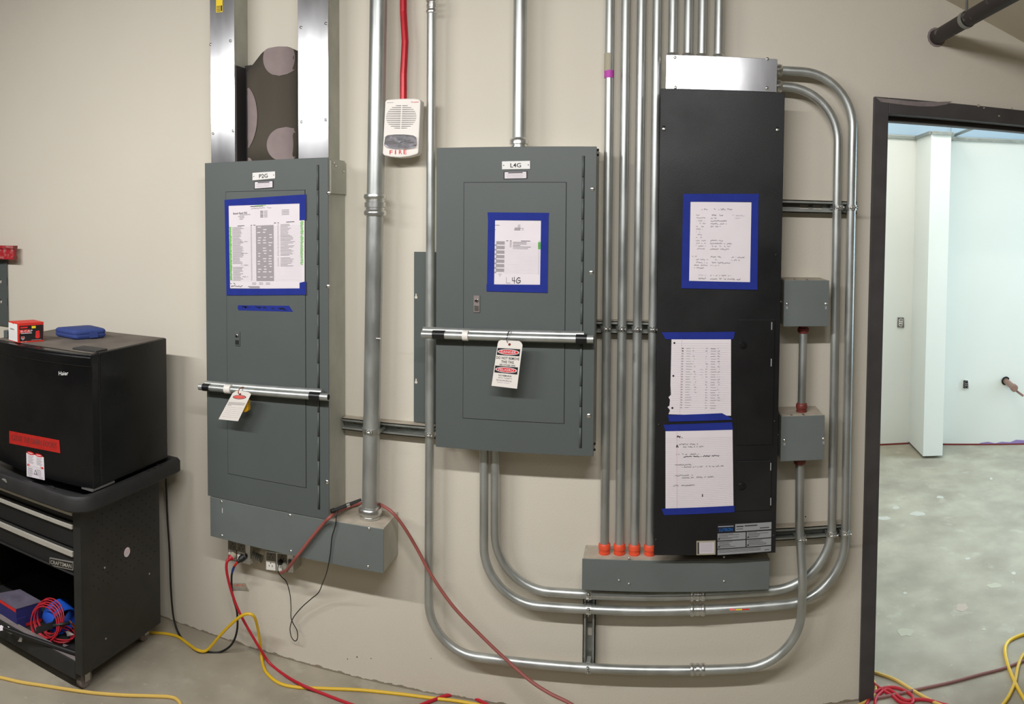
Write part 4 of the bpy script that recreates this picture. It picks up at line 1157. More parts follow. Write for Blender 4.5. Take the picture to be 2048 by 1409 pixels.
pa, pb = at(662, 1024, 2.345), at(722, 1000, 2.42)
MB().tube([pa, pa.lerp(pb, .5), pb], .0062, 8, radii=[.006, .007, .005]).build('bar_body', 'tray', t)
MB().lathe(pa.lerp(pb, .5), (pb - pa), [(0, .008), (.012, .008)], 12).build('clip', 'screw', t)
MB().lathe(pa, (pb - pa), [(0, .008), (.014, .008)], 12).build('end_cap', 'cblk', t)
cord('extension_cord', 'pale yellow cord on the floor in front of the tool cart',
     [(-260, 1310), (-160, 1325), (-60, 1345), (0, 1356), (40, 1365), (85, 1372), (130, 1379), (180, 1386), (240, 1391), (300, 1393), (340, 1395), (356, 1402), (362, 1418), (350, 1445), (300, 1480), (200, 1500), (80, 1500)], .006, 'cyel2')
cord('extension_cord', 'red cord humping above the floor below the long bottom conduit',
     [(640, 1540), (700, 1480), (800, 1430), (840, 1412), (865, 1402), (890, 1393), (915, 1390), (940, 1394), (962, 1404), (985, 1420), (1010, 1470), (960, 1540)], .0058, 'cred')
# right side
cord('extension_cord', 'dusty pink cord running diagonally over the doorway floor',
     [(1722, 1399), (1760, 1396), (1800, 1388), (1840, 1379), (1900, 1366), (1960, 1350), (2010, 1337), (2060, 1318), (2140, 1290), (2220, 1280)], .0055, 'cpnk')
cord('extension_cord', 'red cord tangled in loops beside the door frame',
     [(1728, 1425), (1735, 1405), (1748, 1388), (1765, 1378), (1790, 1376), (1812, 1384), (1826, 1396), (1822, 1409), (1800, 1405), (1785, 1393), (1765, 1381), (1752, 1372), (1742, 1362), (1735, 1352)], .0058, 'cred')
cord('extension_cord', 'red cord at the picture bottom passing under the looped red cord by the doorway',
     [(1752, 1425), (1750, 1405), (1756, 1392), (1772, 1380), (1785, 1384), (1800, 1396), (1815, 1402), (1835, 1400), (1855, 1401), (1880, 1408), (1930, 1424), (1990, 1470)], .0058, 'cred')
cord('extension_cord', 'straight pale yellow cord leaving the door frame foot over the red loops',
     [(1738, 1342), (1760, 1349), (1790, 1360), (1820, 1378), (1845, 1393), (1875, 1408), (1930, 1430), (2010, 1450)], .0055, 'cyel2')
cord('extension_cord', 'yellow cord short bend squeezed along the door frame foot',
     [(1715, 1412), (1735, 1402), (1748, 1390), (1752, 1376), (1747, 1362), (1742, 1352)], .005, 'cyel2')
cord('extension_cord', 'yellow cord with two crossing loops at the far right of the doorway floor',
     [(2190, 1275), (2130, 1262), (2090, 1262), (2055, 1268), (2035, 1274), (2017, 1284), (2010, 1300), (2014, 1325), (2022, 1348), (2032, 1370), (2046, 1395), (2060, 1412), (2085, 1390), (2080, 1330), (2062, 1300), (2046, 1312), (2036, 1335), (2030, 1365), (2018, 1393), (2005, 1412), (1985, 1445), (1930, 1490), (1850, 1520)], .0068, 'cyel')

# smudged sticker on wall
o = px_prism([(461, 1168), (490, 1167), (498, 1183), (475, 1181), (461, 1183)], WY - .0012, .0010).build('sticker', 'tapeclear', None)
tag(o, 'smudged pale sticker on the wall below the left outlet box', 'sticker')
s = Sheet(at(461, 1167, WY - .0012), at(492, 1167, WY - .0012), at(497, 1183, WY - .0012), at(461, 1183, WY - .0012))
s.scrawl(.25, .95, .25, .3, 'pinkink', .03, .03).scrawl(0, .95, .7, .4, 'ink2', .04, .03); s.build('print', o)

# ================================================================ black iron pipe at the upper right
px_, pz_ = .972, 2.325
t = thing('steel_pipe', 'black iron pipe running out of the wall at the upper right', 'pipe', (px_, WY, pz_))
MB().tube([(px_, WY + .02, pz_), (px_ + .004, 1.3, pz_)], .0245, 20).build('tube', 'pipeb', t)
MB().lathe((px_, WY, pz_), (0, -1, 0), [(0, .034), (.001, .034), (.0015, .026)], 14).build('sealant_patch', 'mauve', t)
MB().lathe((px_, WY - .0015, pz_), (0, -1, 0), [(0, .0265), (.006, .0262), (.009, .025)], 20).build('sealant_ring', 'board', t)
hy = 2.24
k = MB()
for i in range(24):
    a0, a1 = 2 * PI * i / 24, 2 * PI * (i + 1) / 24
    k.add([(px_ + .0255 * math.cos(a), hy + dy, pz_ + .0255 * math.sin(a)) for a, dy in ((a0, -.012), (a1, -.012), (a1, .012), (a0, .012))] +
          [(px_ + .0275 * math.cos(a), hy + dy, pz_ + .0275 * math.sin(a)) for a, dy in ((a0, -.012), (a1, -.012), (a1, .012), (a0, .012))], [(4, 5, 6, 7), (0, 3, 2, 1), (0, 1, 5, 4), (3, 7, 6, 2)])
h = k.build('hanger_ring', 'strut', t)
MB().tube([(px_, hy, pz_ + .026), (px_ - .01, hy, 2.6)], .005, 8).build('hanger_rod', 'strut', h)

# ================================================================ far room fittings
for lab, fn, c in (('open electrical box with curled wires on the far room left wall', on_farL, (1801, 645)), ('dark empty outlet hole on the far room right wall', on_far, (1931, 769))):
    t = thing('wall_outlet_hole', lab, 'outlet hole', fn(*c))
    x, y = c; w_, h_ = (6, 9.5) if fn is on_farL else (5.5, 9)
    q = [fn(x - w_, y - h_), fn(x + w_, y - h_ + .5), fn(x + w_, y + h_ + .5), fn(x - w_, y + h_)]
    MB().prism(q, (0, .003, 0)).build('recess', 'dkhole' if fn is on_far else 'smear', t)
    q2 = [Vector(v) + Vector((0, -.002, 0)) for v in q]
    mb = MB()
    for i in range(4): mb.tube([q2[i], q2[(i + 1) % 4]], .0035, 6)
    mb.build('box_rim', 'white' if fn is on_far else 'strut', t)
    mb = MB()
    for k in range(3):
        c3 = fn(x + random.uniform(-1, 1), y - 4 + k * 4) + Vector((0, -.01, 0))
        mb.tube([c3 + Vector((.014 * math.cos(a * .6), -.004 * math.sin(a), .012 * math.sin(a * .6))) for a in range(11)], .0022, 6)
    mb.build('wires', 'white' if fn is on_farL else 'smear', t)
t = thing('pipe_stub', 'capped pipe stub sticking out of the far room right wall', 'pipe', on_far(2012, 765))
p = on_far(2011, 762); d = Vector((-.05, -1, -.14)).normalized()
MB().lathe(p, d, [(0, .022), (.14, .022), (.142, .028), (.17, .028), (.172, .020)], 18).build('capped_tube', 'copper', t)
MB().lathe(p + Vector((0, 0, 0)), d, [(-.0, .034), (.003, .034)], 18).build('wall_hole', 'dkhole', t)
MB().tube([p + Vector((.02, 0, -.03)), p + Vector((.045, -.2, -.075))], .009, 10).build('thin_tube', 'copper', t)

# ================================================================ tool cart
CX0, CX1, CY0, CY1 = -2.47, -1.772, 1.90, 2.352
cart = thing('tool_cart', 'black rolling steel tool cart with drawers and an open lower bay', 'tool cart', (-2.12, 2.12, 0))
mb = MB().box(CX1 - .018, CX1, CY0, CY1, .075, .69)
mb.build('side_panel', 'cart', cart, .004)
MB().box(CX0, CX0 + .018, CY0, CY1, .075, .69).build('side_panel', 'cart', cart, .004)
MB().box(CX0 + .018, CX1 - .018, CY1 - .012, CY1, .075, .69).build('back_panel', 'cart', cart)
MB().box(CX1 - .036, CX1 - .0005, CY0 - .004, CY0 + .004, .075, .69).build('front_post', 'cart', cart, .002)
mb = MB().box(CX0 + .018, CX1 - .018, CY0 + .01, CY1 - .012, .085, .095)
mb.build('bottom_shelf', 'tray', cart)
MB().box(CX0 + .018, CX1 - .036, CY0 - .004, CY0 + .03, .05, .118).build('shelf_lip', 'tray', cart, .004)
MB().box(CX0 + .02, CX1 - .038, CY0, CY0 + .027, .118, .1188).build('lip_dust', 'smear', cart)
MB().box(CX0 + .018, CX1 - .018, CY0 + .02, CY1 - .012, .418, .428).build('bay_ceiling', 'cart', cart)
# drawers with light aluminium pull strips
XL, XR = CX0 + .02, -1.808
for z0, z1, s0, s1 in ((.612, .655, .637, .650), (.520, .608, .589, .605), (.424, .514, .491, .511)):
    d = MB().box(XL, XR, CY0 + .002, CY0 + .3, z0, z1).build('drawer', 'black', cart, .002)
    MB().box(XL, XR, CY0 - .010, CY0 + .002, s0, s1).build('drawer_pull', 'alu', d, .002)
    MB().box(XL, XR, CY0 - .006, CY0 + .002, s1 + .003, s1 + .008).build('drawer_rail', 'cart', d, .002)
    if z0 < .43:
        MB().box(XL, XR, CY0 - .004, CY0 + .002, z0, z0 + .006).build('drawer_lip', 'tray', d, .001)
        q = [at(x, y, CY0 - .004) for x, y in [(99, 1116), (146.5, 1125), (146, 1142), (99, 1131)]]
        bd = MB().prism(q, (0, .005, 0)).build('badge', 'silver', d)
        s = Sheet(*q); s.rect(.025, .975, .12, .88, 'blk'); s.text('CRAFTSMAN', .06, .94, .27, .75, 'alu', .5); s.build('badge_lettering', d)
# peg holes on the side
mb = MB()
for i in range(15):
    for j in range(16):
        y = 1.96 + i * .0254; z = .66 - j * .0254 * .8
        if (i + j) % 2: continue
        mb.lathe((CX1, y, z), (1, 0, 0), [(0, .0028), (.0006, .0028)], 6)
mb.build('peg_holes', 'dkhole', cart, kind='stuff')
# round sticker
d = ray(254, 1105); p = Vector((0, 0, CAMZ)) + d * (CX1 / d.x)
st_ = MB().lathe((CX1, p.y, p.z), (1, 0, 0), [(0, .0175), (.0008, .0175)], 22).build('round_sticker', 'paper', cart)
mb = MB()
for k in range(6): mb.box(CX1 + .0008, CX1 + .0012, p.y - .010 + .004 * k, p.y - .008 + .004 * k, p.z - .006 + .005 * (k % 3), p.z - .002 + .005 * (k % 3))
mb.build('sticker_print', 'pinkink', st_)
# screws on the side
for (yy, zz) in ((2.02, .16), (2.28, .30), (2.02, .42)): MB().lathe((CX1, yy, zz), (1, 0, 0), [(0, .004), (.002, .003)], 8).build('screw', 'silver', cart)
# tray top: rounded rim, hollow
TX0, TX1, TY0, TY1 = -2.52, -1.712, 1.838, 2.42
def rrect(x0, x1, y0, y1, r, n=8):
    out = []
    rb = min(r, .015)
    for cx, cy, a0, r in ((x1 - rb, y1 - rb, 0, rb), (x0 + rb, y1 - rb, PI / 2, rb), (x0 + r, y0 + r, PI, r), (x1 - r, y0 + r, 1.5 * PI, r)):
        for k in range(n + 1):
            a = a0 + PI / 2 * k / n; out.append((cx + r * math.cos(a), cy + r * math.sin(a)))
    return out
mb = MB()
rings = []
prof = [(0.012, .668), (0.0, .678), (0.0, .717), (.006, .727), (.024, .727), (.030, .719), (.036, .697)]
for ins, z in prof: rings.append([(x, y, z) for x, y in rrect(TX0 + ins, TX1 - ins, TY0 + ins, TY1 - ins, .085 - ins * .6)])
n = len(rings[0]); vs = [v for r_ in rings for v in r_]; fs = []
for i in range(len(rings) - 1):
    for k in range(n): fs.append((i * n + k, i * n + (k + 1) % n, (i + 1) * n + (k + 1) % n, (i + 1) * n + k))
fs.append(tuple(range(n - 1, -1, -1))); fs.append(tuple((len(rings) - 1) * n + k for k in range(n)))
mb.add(vs, fs, 0, True); mb.build('top_tray', 'tray', cart)
for (y) in (2.22, 2.26, 2.30): MB().lathe((TX1 - .014, y, .727), (0, 0, 1), [(0, .009), (.0006, .009)], 14).build('tray_hole', 'dkhole', cart)
# casters
for lab, (x, y) in zip(('', '', '', ''), ((-1.815, 1.955), (-1.835, 2.325), (-2.42, 1.955), (-2.42, 2.325))):
    ck = MB().box(x - .016, x + .016, y - .022, y + .018, .052, .075); ck.box(x - .017, x - .014, y - .018, y + .008, .026, .056); ck.box(x + .014, x + .017, y - .018, y + .008, .026, .056)
    c_ = ck.build('caster', 'silver', cart, .001)
    MB().lathe((x - .012, y - .006, .031), (1, 0, 0), [(0, .026), (.003, .031), (.021, .031), (.024, .026)], 22).build('wheel', 'smear', c_)

# ---------------------------------------------------------------- things in the lower bay
SZ = .0965
A0 = fl(29, 1258, SZ); ztop = at(32, 1220, A0.y).z
top_ = [fl(x, y, ztop) for x, y in [(32, 1220), (83, 1205), (40, 1181), (-14, 1191)]]
t = thing('cardboard_box', 'navy carton with a dusty lid and red stripes in the cart bay', 'box', (top_[0].x, top_[0].y, SZ))
MB().prism(top_, (0, 0, -(ztop - SZ - .001)), 0).build('carton', 'navy', t, .001)
lid = [v + Vector((0, 0, .001)) for v in top_]; cen = sum(lid, Vector()) / 4
MB().prism([cen + (v - cen) * 1.02 for v in lid], (0, 0, .002)).build('lid', 'navyt', t)
A, B, D_ = top_[0], top_[1], top_[3]
def strip(p, q, z0, z1, off, m, nm):
    nrm = Vector(((q - p).y, -(q - p).x, 0)).normalized() * off
    a = [Vector((p.x, p.y, z0)) + nrm, Vector((q.x, q.y, z0)) + nrm, Vector((q.x, q.y, z1)) + nrm, Vector((p.x, p.y, z1)) + nrm]
    MB().prism(a, -nrm * .5).build(nm, m, t)
strip(D_, A, ztop - .012, ztop, .001, 'redink', 'red_stripe'); strip(D_, A, SZ + .002, SZ + .014, .001, 'redink', 'red_stripe'); strip(A, B, SZ + .002, SZ + .014, .001, 'redink', 'red_stripe')
strip(A, A.lerp(B, .35), SZ + .002, ztop - .035, .006, 'navy', 'flap')
# red wire coil
cc = fl(97, 1240, .17)
t = thing('wire_coil', 'coil of red wire leaning in the cart bay beside the navy carton', 'wire coil', (cc.x, cc.y, SZ))
pts = []
for k in range(0, 7 * 20 + 1):
    a = 2 * PI * k / 20; lp_ = k // 20; rr = .062 + .005 * math.sin(lp_ * 2.1)
    v = Vector((rr * math.cos(a), .02 * math.sin(a) + .006 * lp_ - .02, rr * .92 * math.sin(a)))
    v = Matrix.Rotation(.35, 3, 'Y') @ v; pts.append(cc + v + Vector((-.005, 0, -.002 + .003 * lp_)))
mz = min(p.z for p in pts)
pts = [p + Vector((0, 0, SZ + .003 - mz)) for p in pts]
MB().tube(pts, .0024, 6).build('wire', 'wirer', t)
cc2 = fl(118, 1272, .105); pts = []
for k in range(0, 5 * 20 + 1):
    a = 2 * PI * k / 20; lp_ = k // 20; rr = .052 + .004 * lp_
    pts.append(Vector((cc2.x + rr * math.cos(a), cc2.y + rr * .7 * math.sin(a), SZ + .004 + .004 * lp_ + .004 * math.sin(a * 1.5))))
o = thing('wire_coil', 'coil of red wire lying flat at the front of the cart bay', 'wire coil', (cc2.x, cc2.y, SZ)); MB().tube(pts, .0024, 6).build('wire', 'wirer', o)
# blue roll of strap
rc = fl(121, 1238, .150)
t = thing('strap_roll', 'bright blue roll of strap in the cart bay', 'roll', (rc.x, rc.y, SZ))
mb = MB(); n = 28; vs = []; fs = []; wdt = .062
ax = Vector((.93, -.25, -.22)).normalized(); uu = ax.cross(Vector((0, 0, 1))).normalized(); vv = ax.cross(uu).normalized()
for k in range(n):
    a = 2 * PI * k / n
    for off, rr in ((-wdt / 2, .060), (wdt / 2, .058), (wdt / 2, .054), (-wdt / 2, .056)):
        vs.append(rc + ax * off + uu * rr * math.cos(a) * 1.05 + vv * rr * .92 * math.sin(a))
for k in range(n):
    for j in range(4): fs.append((k * 4 + j, k * 4 + (j + 1) % 4, ((k + 1) % n) * 4 + (j + 1) % 4, ((k + 1) % n) * 4 + j))
mz = min(v.z for v in vs); vs = [v + Vector((0, 0, SZ + .002 - mz)) for v in vs]
mb.add(vs, fs, 0, True); mb.build('band', 'bluetp', t)
# putty-knife like dark blade and rod, brown wires, white bits
t = thing('hand_saw', 'dark flat tool lying across the red coil in the cart bay', 'tool', fl(100, 1265, .15))
pa, pb, pc = fl(72, 1262, .16), fl(105, 1252, .17), fl(140, 1247, .175)
mb = MB(); mb.prism([pa + Vector((0, 0, .012)), pb + Vector((0, 0, .014)), pb + Vector((0, 0, -.012)), pa + Vector((0, 0, -.014))], (0, .006, 0)); mb.build('blade', 'tray', t)
MB().tube([pb, pc], .006, 8).build('shaft', 'cart', t)
t = thing('steel_rod', 'black rod lying along the front of the cart bay', 'rod', fl(80, 1285, .12))
MB().tube([fl(8, 1257, .128), fl(80, 1283, .128), fl(157, 1309, .128)], .0085, 10).build('rod_body', 'cblk', t)
o = thing('wire_bundle', 'loose brown wires hanging at the right of the cart bay', 'wires', fl(150, 1260, .12))
mb = MB()
for k in range(5):
    mb.tube(smooth_path([fl(139 + k, 1242 + k, .19), fl(147 + k * 1.2, 1256, .165), fl(151 + k, 1272, .13), fl(153 + k * .6, 1290, .10 + .004 * k)], 6), .002, 6)
mb.build('wire', 'wireb', o)
for k, (x, y, m_, lab) in enumerate(((20, 1262, 'silver', 'bright metal scrap beside the black rod, left'), (42, 1277, 'silver', 'crumpled foil scrap in front of the black rod'), (133, 1292, 'smear', 'grey plug end at the right of the cart bay'), (2, 1256, 'paper', 'pale paper corner at the left edge of the cart bay'), (140, 1268, 'white', 'white rag piece behind the flat red coil'))):
    p = fl(x, y, .112); mb = MB()
    vs = [p + Vector((random.uniform(-.02, .02), random.uniform(-.012, .012), random.uniform(-.014, .01))) for _ in range(9)]
    bm = bmesh.new(); [bm.verts.new(v) for v in vs]; bmesh.ops.convex_hull(bm, input=bm.verts)
    me = bpy.data.meshes.new('scrap'); bm.to_mesh(me); bm.free(); me.materials.append(M[m_])
    o = bpy.data.objects.new('scrap_piece', me); C.objects.link(o); tag(o, lab, 'scrap', 'scraps in the cart bay')
# clutter peeking from under the refrigerator front
for k, (x, y, m_, lab) in enumerate(((10, 960, 'silver', 'silver fitting in the cart tray, far left'), (33, 966, 'silver', 'silver ring shaped scrap in the cart tray'), (65, 969, 'smear', 'small grey scrap in the cart tray near the sticker'), (105, 978, 'tray', 'dark scrap in the cart tray before the refrigerator corner'))):
    p = fl(x, y, .71)
    vs = [p + Vector((random.uniform(-.02, .02), random.uniform(-.01, .01), random.uniform(-.012, .012))) for _ in range(10)]
    bm = bmesh.new(); [bm.verts.new(v) for v in vs]; bmesh.ops.convex_hull(bm, input=bm.verts)
    me = bpy.data.meshes.new('scrap'); bm.to_mesh(me); bm.free(); me.materials.append(M[m_])
    o = bpy.data.objects.new('scrap_piece', me); C.objects.link(o); tag(o, lab, 'scrap', 'scraps in the cart tray')

# ================================================================ refrigerator
FX0, FX1, FY0, FY1, FZ0, FZ1 = -2.27, -1.741, 1.975, 2.368, .735, 1.205
fr = thing('refrigerator', 'black compact refrigerator on top of the tool cart', 'refrigerator', (-2.01, 2.15, .722))
MB().box(FX0, FX1, FY0, FY1, FZ0, FZ1).build('body', 'black2', fr, .004)
MB().box(FX0 + .01, FX1 - .006, FY0 - .03, FY1 - .006, FZ1, FZ1 + .0015).build('dusty_top', mat('fridge_top_dust', (100, 92, 84), .7, 0, .25, 10), fr)


def door_y(x):
    u = (x - (FX0 + FX1) / 2) / ((FX1 - FX0) / 2)
    return 1.932 - .028 * (1 - u * u)
mb = MB(); N = 24; pts = []
for k in range(N + 1):
    x = FX0 + (FX1 - FX0) * k / N; pts.append(Vector((x, door_y(x), FZ0)))
pts += [Vector((FX1, FY0 - .006, FZ0)), Vector((FX0, FY0 - .006, FZ0))]
door_o = mb.prism(pts, (0, 0, FZ1 - FZ0 - .001)).build('door', 'black2', fr, .003)
MB().box(FX0, FX1, FY0 - .006, FY0, FZ0 + .005, FZ1 - .005).build('door_seal', 'dkhole', fr)
pts = [Vector((p.x, p.y - .004, FZ1 - .045)) for p in pts[:N + 1]] + [Vector((FX1 + .0006, FY0 - .008, FZ1 - .045)), Vector((FX0, FY0 - .008, FZ1 - .045))]
MB().prism(pts, (0, 0, .036)).build('door_cap', 'black2', door_o, .004)
MB().box(FX1 - .12, FX1 - .006, FY0 - .012, FY0 + .05, FZ1, FZ1 + .008).build('hinge_cover', 'tray', fr, .003)
MB().box(FX1 - .05, FX1 + .001, FY0 - .05, FY0 + .07, FZ0 - .006, FZ0).build('hinge_plate', 'silver', fr)
for (x, y) in ((FX0 + .04, FY1 - .04), (FX1 - .04, FY1 - .04), (FX0 + .04, FY0 + .04), (FX1 - .04, FY0 + .04)):
    MB().lathe((x, y, .7), (0, 0, 1), [(0, .014), (.034, .014)], 12).build('foot', 'cblk', fr)


def on_door(px, py, off=.001):
    d = ray(px, py); y = 1.92
    for _ in range(8):
        x = d.x * y / d.y; y = door_y(x)
    q = Vector((0, 0, CAMZ)) + d * (y / d.y); q.y -= off; return q


class DoorSheet(Sheet):
    def p(s, a, b):
        (x0, y0), (x1, y1), (x2, y2), (x3, y3) = s.px
        X = (x0 * (1 - a) + x1 * a) * (1 - b) + (x3 * (1 - a) + x2 * a) * b; Y = (y0 * (1 - a) + y1 * a) * (1 - b) + (y3 * (1 - a) + y2 * a) * b
        return on_door(X, Y, s.base * (1 + s.lift))


def door_sheet(px, base=.0012):
    s = DoorSheet((0, 0, 0), (0, 0, 0), (0, 0, 0), (0, 0, 0)); s.px = px; s.base = base; return s


def grid_rect(s, m, n=10):
    for k in range(n): s.rect(k / n, (k + 1) / n, 0, 1, m, 0)
    return s


s = door_sheet([(118, 743), (137, 743), (137, 751), (118, 751)]); s.text('Haier', 0, 1, 0, 1, 'plate'); s.build('lettering', door_o)
s = grid_rect(door_sheet([(19, 862), (119, 881), (121, 907), (19, 887)]), 'lredtape'); o = s.build('red_tape', door_o)
s = door_sheet([(19, 862), (119, 881), (121, 907), (19, 887)], .0016); s.text('CLOSE THE DAMN DOOR!!!', .05, .93, .25, .68, 'wood'); s.build('lettering', o)
s = grid_rect(door_sheet([(53, 906), (88, 915), (90, 961), (54, 953)]), 'paper', 5); o = s.build('warning_label', door_o)
s = door_sheet([(53, 906), (88, 915), (90, 961), (54, 953)], .0016)
for a in (.25, .72): s.ell(a, -.03, .22, .07, 'redink', 0); s.rect(a - .12, a + .12, -.045, -.015, 'paper', .4)
s.rect(.05, .95, .45, .54, 'redink').rect(.12, .88, .48, .51, 'paper', .5)
for c_ in (.08, .56):
    for k in range(8): s.rect(c_ + .03 * (k % 2), c_ + .34 - .04 * (k % 3), .08 + k * .043, .095 + k * .043, 'ink2')
    for k in range(7): s.rect(c_, c_ + .26, .60 + k * .043, .615 + k * .043, 'ink2')
s.poly([(.5, .62), (.40, .84), (.60, .84)], 'ink').poly([(.5, .67), (.44, .81), (.56, .81)], 'paper', .4)
s.rect(.1, .9, .91, .925, 'ink2').rect(.1, .9, .95, .965, 'ink2'); s.build('print', o)

# ---------------------------------------------------------------- on the refrigerator
TZ = FZ1 + .0015
p0, p1, p2 = fl(37, 686.5, TZ), fl(88, 683, TZ), fl(18, 681, TZ)
hgt = .075
t = thing('connector_carton', 'small red and black wire connector carton on the refrigerator', 'box', (p0.x, p0.y, TZ))
p3 = p1 + (p2 - p0)
MB().prism([p0, p1, p3, p2], (0, 0, hgt)).build('carton', 'redbox', t, .0008)
U = Vector((0, 0, hgt)); nf = Vector(((p1 - p0).y, -(p1 - p0).x, 0)).normalized() * .0008
s = Sheet(p0 + U, p1 + U, p1, p0, off=nf)
s.rect(.04, .97, .14, .34, 'blk').rect(.04, .97, .62, .92, 'blk').poly([(.45, .34), (.97, .34), (.97, .65), (.04, .65), (.04, .55)], 'blk').rect(.04, .45, .34, .5, 'redbox', .3)
s.rect(.08, .36, .2, .27, 'redink', .4).text('B-CAP', .09, .55, .37, .47, 'paper', .8).rect(.1, .52, .51, .54, 'paper', .8)
s.rect(.52, .68, .18, .3, 'ylab', .5).poly([(.68, .45), (.82, .42), (.84, .75), (.80, .82), (.68, .82), (.66, .75)], 'redink', .6)
s.poly([(.1, .68), (.24, .68), (.24, .8), (.17, .88), (.1, .8)], 'ink2', .6).rect(.12, .22, .7, .76, 'redink', .9).rect(.5, .9, .88, .9, 'ink2', .7).text('Qty. 100', .08, .32, .935, .98, 'paper', .6)
s.build('print', t)
ns = Vector(((p0 - p2).y, -(p0 - p2).x, 0)).normalized() * .0008
s = Sheet(p2 + U, p0 + U, p0, p2, off=ns)
s.poly([(.0, .06), (.4, .06), (.5, .1), (.6, .06), (.92, .06), (.92, .96), (0, .96)], 'creamp').rect(.15, .6, .36, .39, 'ink', .4).rect(.2, .5, .33, .35, 'ink2', .4)
for k in range(7): s.rect(.1, .85, .45 + k * .06, .46 + k * .06, 'ink3', .4)
s.build('side_print', t)
# blue fabric case
c0, c1, c2 = fl(130, 680.5, TZ), fl(216, 674, TZ), fl(107, 672, TZ)
t = thing('tool_pouch', 'blue zipped fabric case lying on the refrigerator', 'case', (c0.x, c0.y, TZ))
cs = [fl(150, 681, TZ), fl(214, 676, TZ), fl(180, 667.5, TZ), fl(108, 673, TZ)]
cen = sum(cs, Vector()) / 4
def rquad(cs, ins, z, n=5, r=.16):
    out = []; cen = sum(cs, Vector()) / 4; m_ = len(cs)
    q = [cen + (v - cen) * ins for v in cs]
    for i in range(m_):
        a, b_, c_ = q[i - 1], q[i], q[(i + 1) % m_]
        for k in range(n + 1):
            u = k / n; s0 = b_ + (a - b_) * r; s1 = b_ + (c_ - b_) * r
            v = s0 * (1 - u) ** 2 + b_ * 2 * u * (1 - u) + s1 * u * u; out.append(Vector((v.x, v.y, z)))
    return out
def puff(prof, m, name, par):
    rings = [rquad(cs, i_, TZ + z) for i_, z in prof]; n = len(rings[0]); vs = [v for r_ in rings for v in r_]
    fs = [(i * n + k, i * n + (k + 1) % n, (i + 1) * n + (k + 1) % n, (i + 1) * n + k) for i in range(len(rings) - 1) for k in range(n)]
    fs.append(tuple(range(n - 1, -1, -1))); fs.append(tuple((len(rings) - 1) * n + k for k in range(n)))
    return MB().add(vs, fs, 0, True).build(name, m, par)
puff([(.9, 0), (1.0, .006), (1.02, .014), (1.0, .0185)], 'bluecase', 'lower_shell', t)
puff([(.985, .0185), (.985, .0205)], 'bluecase2', 'zipper', t)
puff([(1.0, .0205), (1.02, .026), (1.0, .032), (.93, .036), (.5, .038)], 'bluecase', 'upper_shell', t)
ma, mb_ = cs[0].lerp(cs[1], .42), cs[0].lerp(cs[1], .68); dn = Vector(((cs[1] - cs[0]).y, -(cs[1] - cs[0]).x, 0)).normalized()
MB().prism([ma + dn * .008 + Vector((0, 0, .006)), mb_ + dn * .008 + Vector((0, 0, .006)), mb_ + dn * .007 + Vector((0, 0, .026)), ma + dn * .007 + Vector((0, 0, .026))], dn * .003).build('flap', 'bluecase', t)

# perforated grey post, grey block, red level at the left edge
gy = 2.489
def gx(px): return at(px, 600, gy).x
t = thing('perforated_post', 'grey steel bracket post with round holes fixed to the wall above the refrigerator', 'steel post', (gx(0), gy, TZ))
x1 = gx(14.5); zt_, zb2 = at(8, 518, gy).z, at(8, 652, gy).z
mb = MB(); x0 = gx(-34); W = x1 - x0
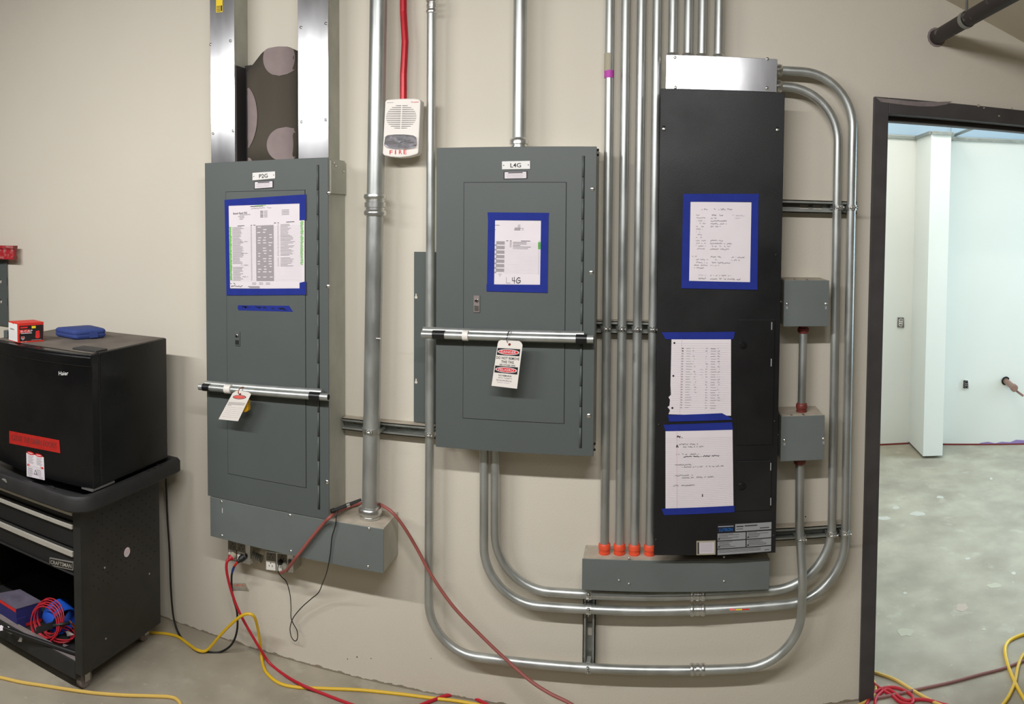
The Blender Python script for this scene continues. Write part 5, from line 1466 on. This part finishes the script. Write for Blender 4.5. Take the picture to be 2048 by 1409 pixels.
# plate with real holes: built as strips round the holes
hz = [at(0, y, gy).z for y in (563, 603)] + [at(0, 643, gy).z + 0]
hx = at(0.5, 583, gy).x; hr = .011
bm = bmesh.new()
def plate_with_holes(x0, x1, y, th, z0, z1, holes):
    mb = MB(); seq = sorted(holes); e = z0; n = 16
    for h in seq:
        lo, hi = h - .02, h + .02
        mb.box(x0, x1, y, y + th, e, lo)
        angs = sorted([2 * PI * k / 16 + .02 for k in range(16)] + [math.atan2(cz - h, cx - hx) % (2 * PI) for cx in (x0, x1) for cz in (lo, hi)]); n = len(angs)
        ring = [(hx + hr * math.cos(a_), h + hr * math.sin(a_)) for a_ in angs]
        sq = []
        for cx, cz in ring:
            dx, dz = cx - hx, cz - h
            # project on the rectangle x0..x1, lo..hi
            tt = min([((x1 - hx) / dx) if dx > 1e-6 else 1e9, ((x0 - hx) / dx) if dx < -1e-6 else 1e9, ((hi - h) / dz) if dz > 1e-6 else 1e9, ((lo - h) / dz) if dz < -1e-6 else 1e9])
            sq.append((hx + dx * tt, h + dz * tt))
        for k in range(n):
            k2 = (k + 1) % n
            for yy in (y, y + th): mb.add([(ring[k][0], yy, ring[k][1]), (ring[k2][0], yy, ring[k2][1]), (sq[k2][0], yy, sq[k2][1]), (sq[k][0], yy, sq[k][1])], [(0, 1, 2, 3)])
            mb.add([(ring[k][0], y, ring[k][1]), (ring[k2][0], y, ring[k2][1]), (ring[k2][0], y + th, ring[k2][1]), (ring[k][0], y + th, ring[k][1])], [(0, 1, 2, 3)])
        e = hi
    mb.box(x0, x1, y, y + th, e, z1); return mb
bm.free()
plate_with_holes(x0, x1, gy, .004, zb2, zt_, hz[:2]).build('post_plate', 'grey', t)
MB().box(x0, x0 + .004, gy, WY, zb2, zt_).build('post_flange', 'grey', t)
a, b_ = at(-30, 665, 1.99), at(17, 692, 1.99)
o = MB().box(max(a.x, FX0 + .015), b_.x, 1.985, 2.012, TZ + .0005, TZ + .030).build('grey_block', 'grey', None, .002)
tag(o, 'small grey metal block beside the red carton on the refrigerator', 'block')
MB().box(x0, x1, gy - .05, gy, zt_ - .002, zt_).build('post_shelf', 'grey', t)
t = thing('spirit_level', 'worn red spirit level lying on top of the grey bracket post', 'level', (gx(0), gy, zt_))
zl = zt_ + .001
xr_ = at(29, 502, gy - .04).x; xl_ = xr_ - .55; hgtl = at(20, 491, gy).z - zl
prof = [(-.012, 0), (.012, 0), (.012, hgtl * .16), (.004, hgtl * .3), (.004, hgtl * .7), (.012, hgtl * .84), (.012, hgtl), (-.012, hgtl), (-.012, hgtl * .84), (-.004, hgtl * .7), (-.004, hgtl * .3), (-.012, hgtl * .16)]
MB().prism([Vector((xl_, gy - .035 + y, zl + z)) for y, z in prof], (xr_ - xl_, 0, 0)).build('level_body', 'levelred', t, .0008)
MB().prism([Vector((xr_ - .001, gy - .035 + y * 1.06, zl + z)) for y, z in prof], (.004, 0, 0)).build('end_cap', 'maroon', t)
